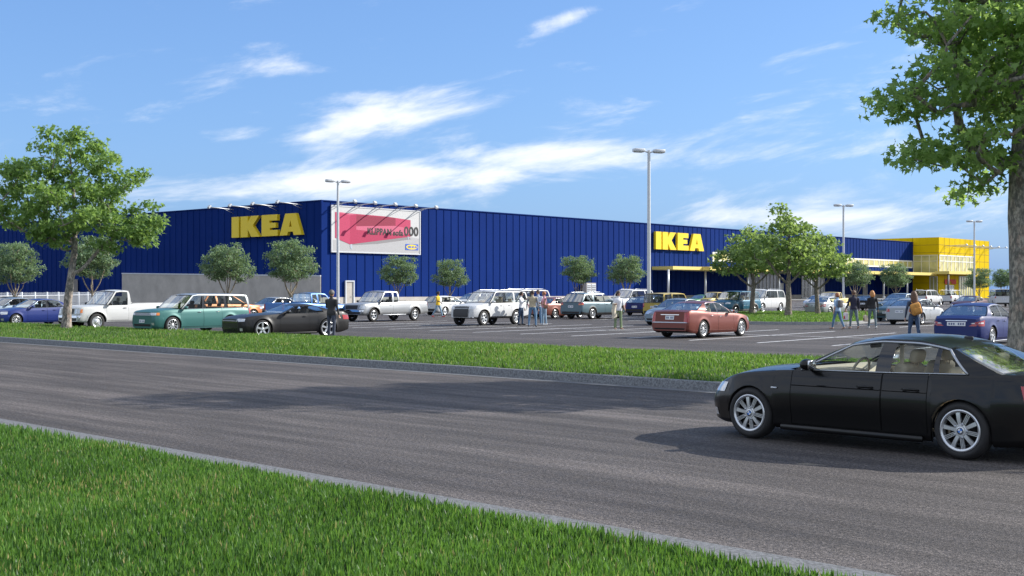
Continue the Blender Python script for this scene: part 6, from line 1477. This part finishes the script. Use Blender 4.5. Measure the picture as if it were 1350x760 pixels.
# ================================================================== light, sky, camera
def sky_and_sun():
    sd = Vector((1.73, .49, 1.03)).normalized(); el = math.asin(sd.z); azm = math.atan2(sd.x, sd.y)
    l = bpy.data.lights.new('sun', 'SUN'); l.energy = SUN_E; l.angle = R(.5); l.color = (1.0, .95, .87); o = link('sun', l); o.rotation_euler = (-sd).to_track_quat('-Z', 'Y').to_euler(); o.location = (30, -30, 60)
    w = bpy.data.worlds.new('World'); SC.world = w; w.use_nodes = True; nt = w.node_tree; bg = nt.nodes['Background']
    s = nt.nodes.new('ShaderNodeTexSky'); s.sky_type = 'NISHITA'; s.sun_disc = False; s.sun_elevation = el; s.sun_rotation = azm; s.altitude = 100; s.air_density = 1.0; s.dust_density = .6; s.ozone_density = 2.5
    # clouds: streaks of noise in azimuth and elevation, gathered in banks
    tc = nt.nodes.new('ShaderNodeTexCoord'); sp = nt.nodes.new('ShaderNodeSeparateXYZ'); nt.links.new(tc.outputs['Generated'], sp.inputs[0]); X, Y, Z = sp.outputs
    az = mth(nt, 'ARCTAN2', X, Y); el_ = mth(nt, 'ARCSINE', Z)
    cb = nt.nodes.new('ShaderNodeCombineXYZ'); nt.links.new(az, cb.inputs[0]); nt.links.new(mth(nt, 'SUBTRACT', el_, mth(nt, 'MULTIPLY', az, .16)), cb.inputs[1])
    def nz(sx, sy, sc, det, ro, off=0.0, dist=0.0):
        mp = nt.nodes.new('ShaderNodeMapping'); mp.inputs['Scale'].default_value = (sx, sy, 1); mp.inputs['Location'].default_value = (off, off * .7, off * .3); nt.links.new(cb.outputs[0], mp.inputs[0])
        n = N(nt, 'ShaderNodeTexNoise', Scale=sc, Detail=det, Roughness=ro, Distortion=dist); nt.links.new(mp.outputs[0], n.inputs['Vector']); return n.outputs['Fac']
    n1 = nz(1.0, 3.4, 7.0, 8, .62, 3.1, .5); n2 = nz(1.0, 4.5, 22.0, 6, .6, 1.7, .3); n3 = nz(1, 2.2, 2.2, 3, .5, 9.0)
    def blob(px, py, sx, sy, amp, tilt=0.0):
        a0 = math.atan2(px - CX, FOC); e0 = math.atan2(HOR - py, math.hypot(FOC, px - CX)); ax_, ay_ = sx / FOC, sy / FOC
        da = mth(nt, 'SUBTRACT', az, a0); de = mth(nt, 'SUBTRACT', mth(nt, 'SUBTRACT', el_, e0), mth(nt, 'MULTIPLY', da, tilt))
        q = mth(nt, 'ADD', mth(nt, 'POWER', mth(nt, 'ABSOLUTE', mth(nt, 'DIVIDE', da, ax_)), 2.0), mth(nt, 'POWER', mth(nt, 'ABSOLUTE', mth(nt, 'DIVIDE', de, ay_)), 2.0))
        return mth(nt, 'MULTIPLY', mth(nt, 'EXPONENT', mth(nt, 'MULTIPLY', q, -1.0)), amp)
    B = [blob(470, 240, 250, 24, .66, .06), blob(720, 205, 150, 28, .50, .05), blob(640, 225, 150, 32, .38, .12), blob(330, 246, 150, 13, .46, .05), blob(470, 160, 150, 20, .46, .20), blob(320, 178, 70, 18, .36, .1), blob(540, 130, 120, 16, .26, .05), blob(430, 92, 80, 10, .24, -.06), blob(742, 28, 50, 14, .52, .30),
         blob(1090, 285, 190, 30, .42, .0), blob(1260, 262, 110, 18, .36, .05), blob(960, 322, 230, 22, .28, 0), blob(1060, 70, 130, 16, .15, .12), blob(150, 250, 170, 25, .26, 0), blob(60, 330, 260, 40, .25, 0), blob(1000, 205, 120, 14, .20, .1)]
    tot = B[0]
    for b in B[1:]: tot = mth(nt, 'MAXIMUM', tot, b)
    # elsewhere round the sky: loose cloud, added out of view to raise the fill light, and for panes and paint to mirror
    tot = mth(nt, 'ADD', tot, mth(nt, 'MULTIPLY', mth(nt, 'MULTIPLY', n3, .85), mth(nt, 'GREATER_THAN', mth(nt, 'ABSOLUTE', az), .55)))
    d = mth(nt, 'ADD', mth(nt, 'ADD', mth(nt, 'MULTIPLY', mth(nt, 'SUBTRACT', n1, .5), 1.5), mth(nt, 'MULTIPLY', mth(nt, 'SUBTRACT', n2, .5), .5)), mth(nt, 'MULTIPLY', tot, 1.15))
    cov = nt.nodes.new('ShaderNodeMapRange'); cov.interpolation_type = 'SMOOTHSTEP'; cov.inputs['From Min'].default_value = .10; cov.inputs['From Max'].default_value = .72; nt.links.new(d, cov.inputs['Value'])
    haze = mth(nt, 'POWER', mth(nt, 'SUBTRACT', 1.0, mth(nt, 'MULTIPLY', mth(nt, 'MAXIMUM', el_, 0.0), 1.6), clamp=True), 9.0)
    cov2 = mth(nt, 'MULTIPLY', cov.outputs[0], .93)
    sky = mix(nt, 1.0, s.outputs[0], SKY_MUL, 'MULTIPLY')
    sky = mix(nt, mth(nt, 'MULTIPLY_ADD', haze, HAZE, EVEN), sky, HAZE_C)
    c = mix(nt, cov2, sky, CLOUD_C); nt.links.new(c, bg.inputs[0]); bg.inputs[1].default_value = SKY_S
def camera():
    c = bpy.data.cameras.new('camera'); o = link('camera', c); o.location = (0, 0, EYE); o.rotation_euler = (R(90), 0, 0)
    c.sensor_fit = 'HORIZONTAL'; c.sensor_width = 36; c.lens = FOC / 1350 * 36; c.shift_y = (HOR - 380) / 1350; c.clip_end = 6000; c.clip_start = .05; SC.camera = o
SUN_E, SKY_S = 4.15, .115
SKY_MUL = (.76, .88, 1.06); HAZE, EVEN, HAZE_C, CLOUD_C = .42, .48, (.86, 1.80, 3.85), (5.6, 5.8, 6.1)
def main():
    setting(); island(); turf(); store(); billboard(); picket_fence(); trees(); all_vehicles(); people()
    lamp_post(445.5, 239, 112, 0, 'slim lamp post behind the charcoal coupe, in front of the billboard', .55)
    lamp_post(855.5, 199, 86, 0, 'tallest lamp post, rising above the grey blue sedan in the middle', .35)
    lamp_post(1112, 271, 141, 0, 'lamp post behind the grass island trees', .3)
    lamp_post(1284.5, 292, 172, 0, 'far lamp post in front of the yellow block', .3)
    sky_and_sun(); camera()
    SC.view_settings.view_transform = 'Standard'; SC.view_settings.look = 'None'; SC.view_settings.exposure = EXPO; SC.view_settings.gamma = 1; SC.view_settings.use_curve_mapping = False
    SC.render.engine = 'CYCLES'; SC.cycles.max_bounces = 8; SC.cycles.transparent_max_bounces = 24; SC.cycles.use_denoising = True
EXPO = 0.78
main()
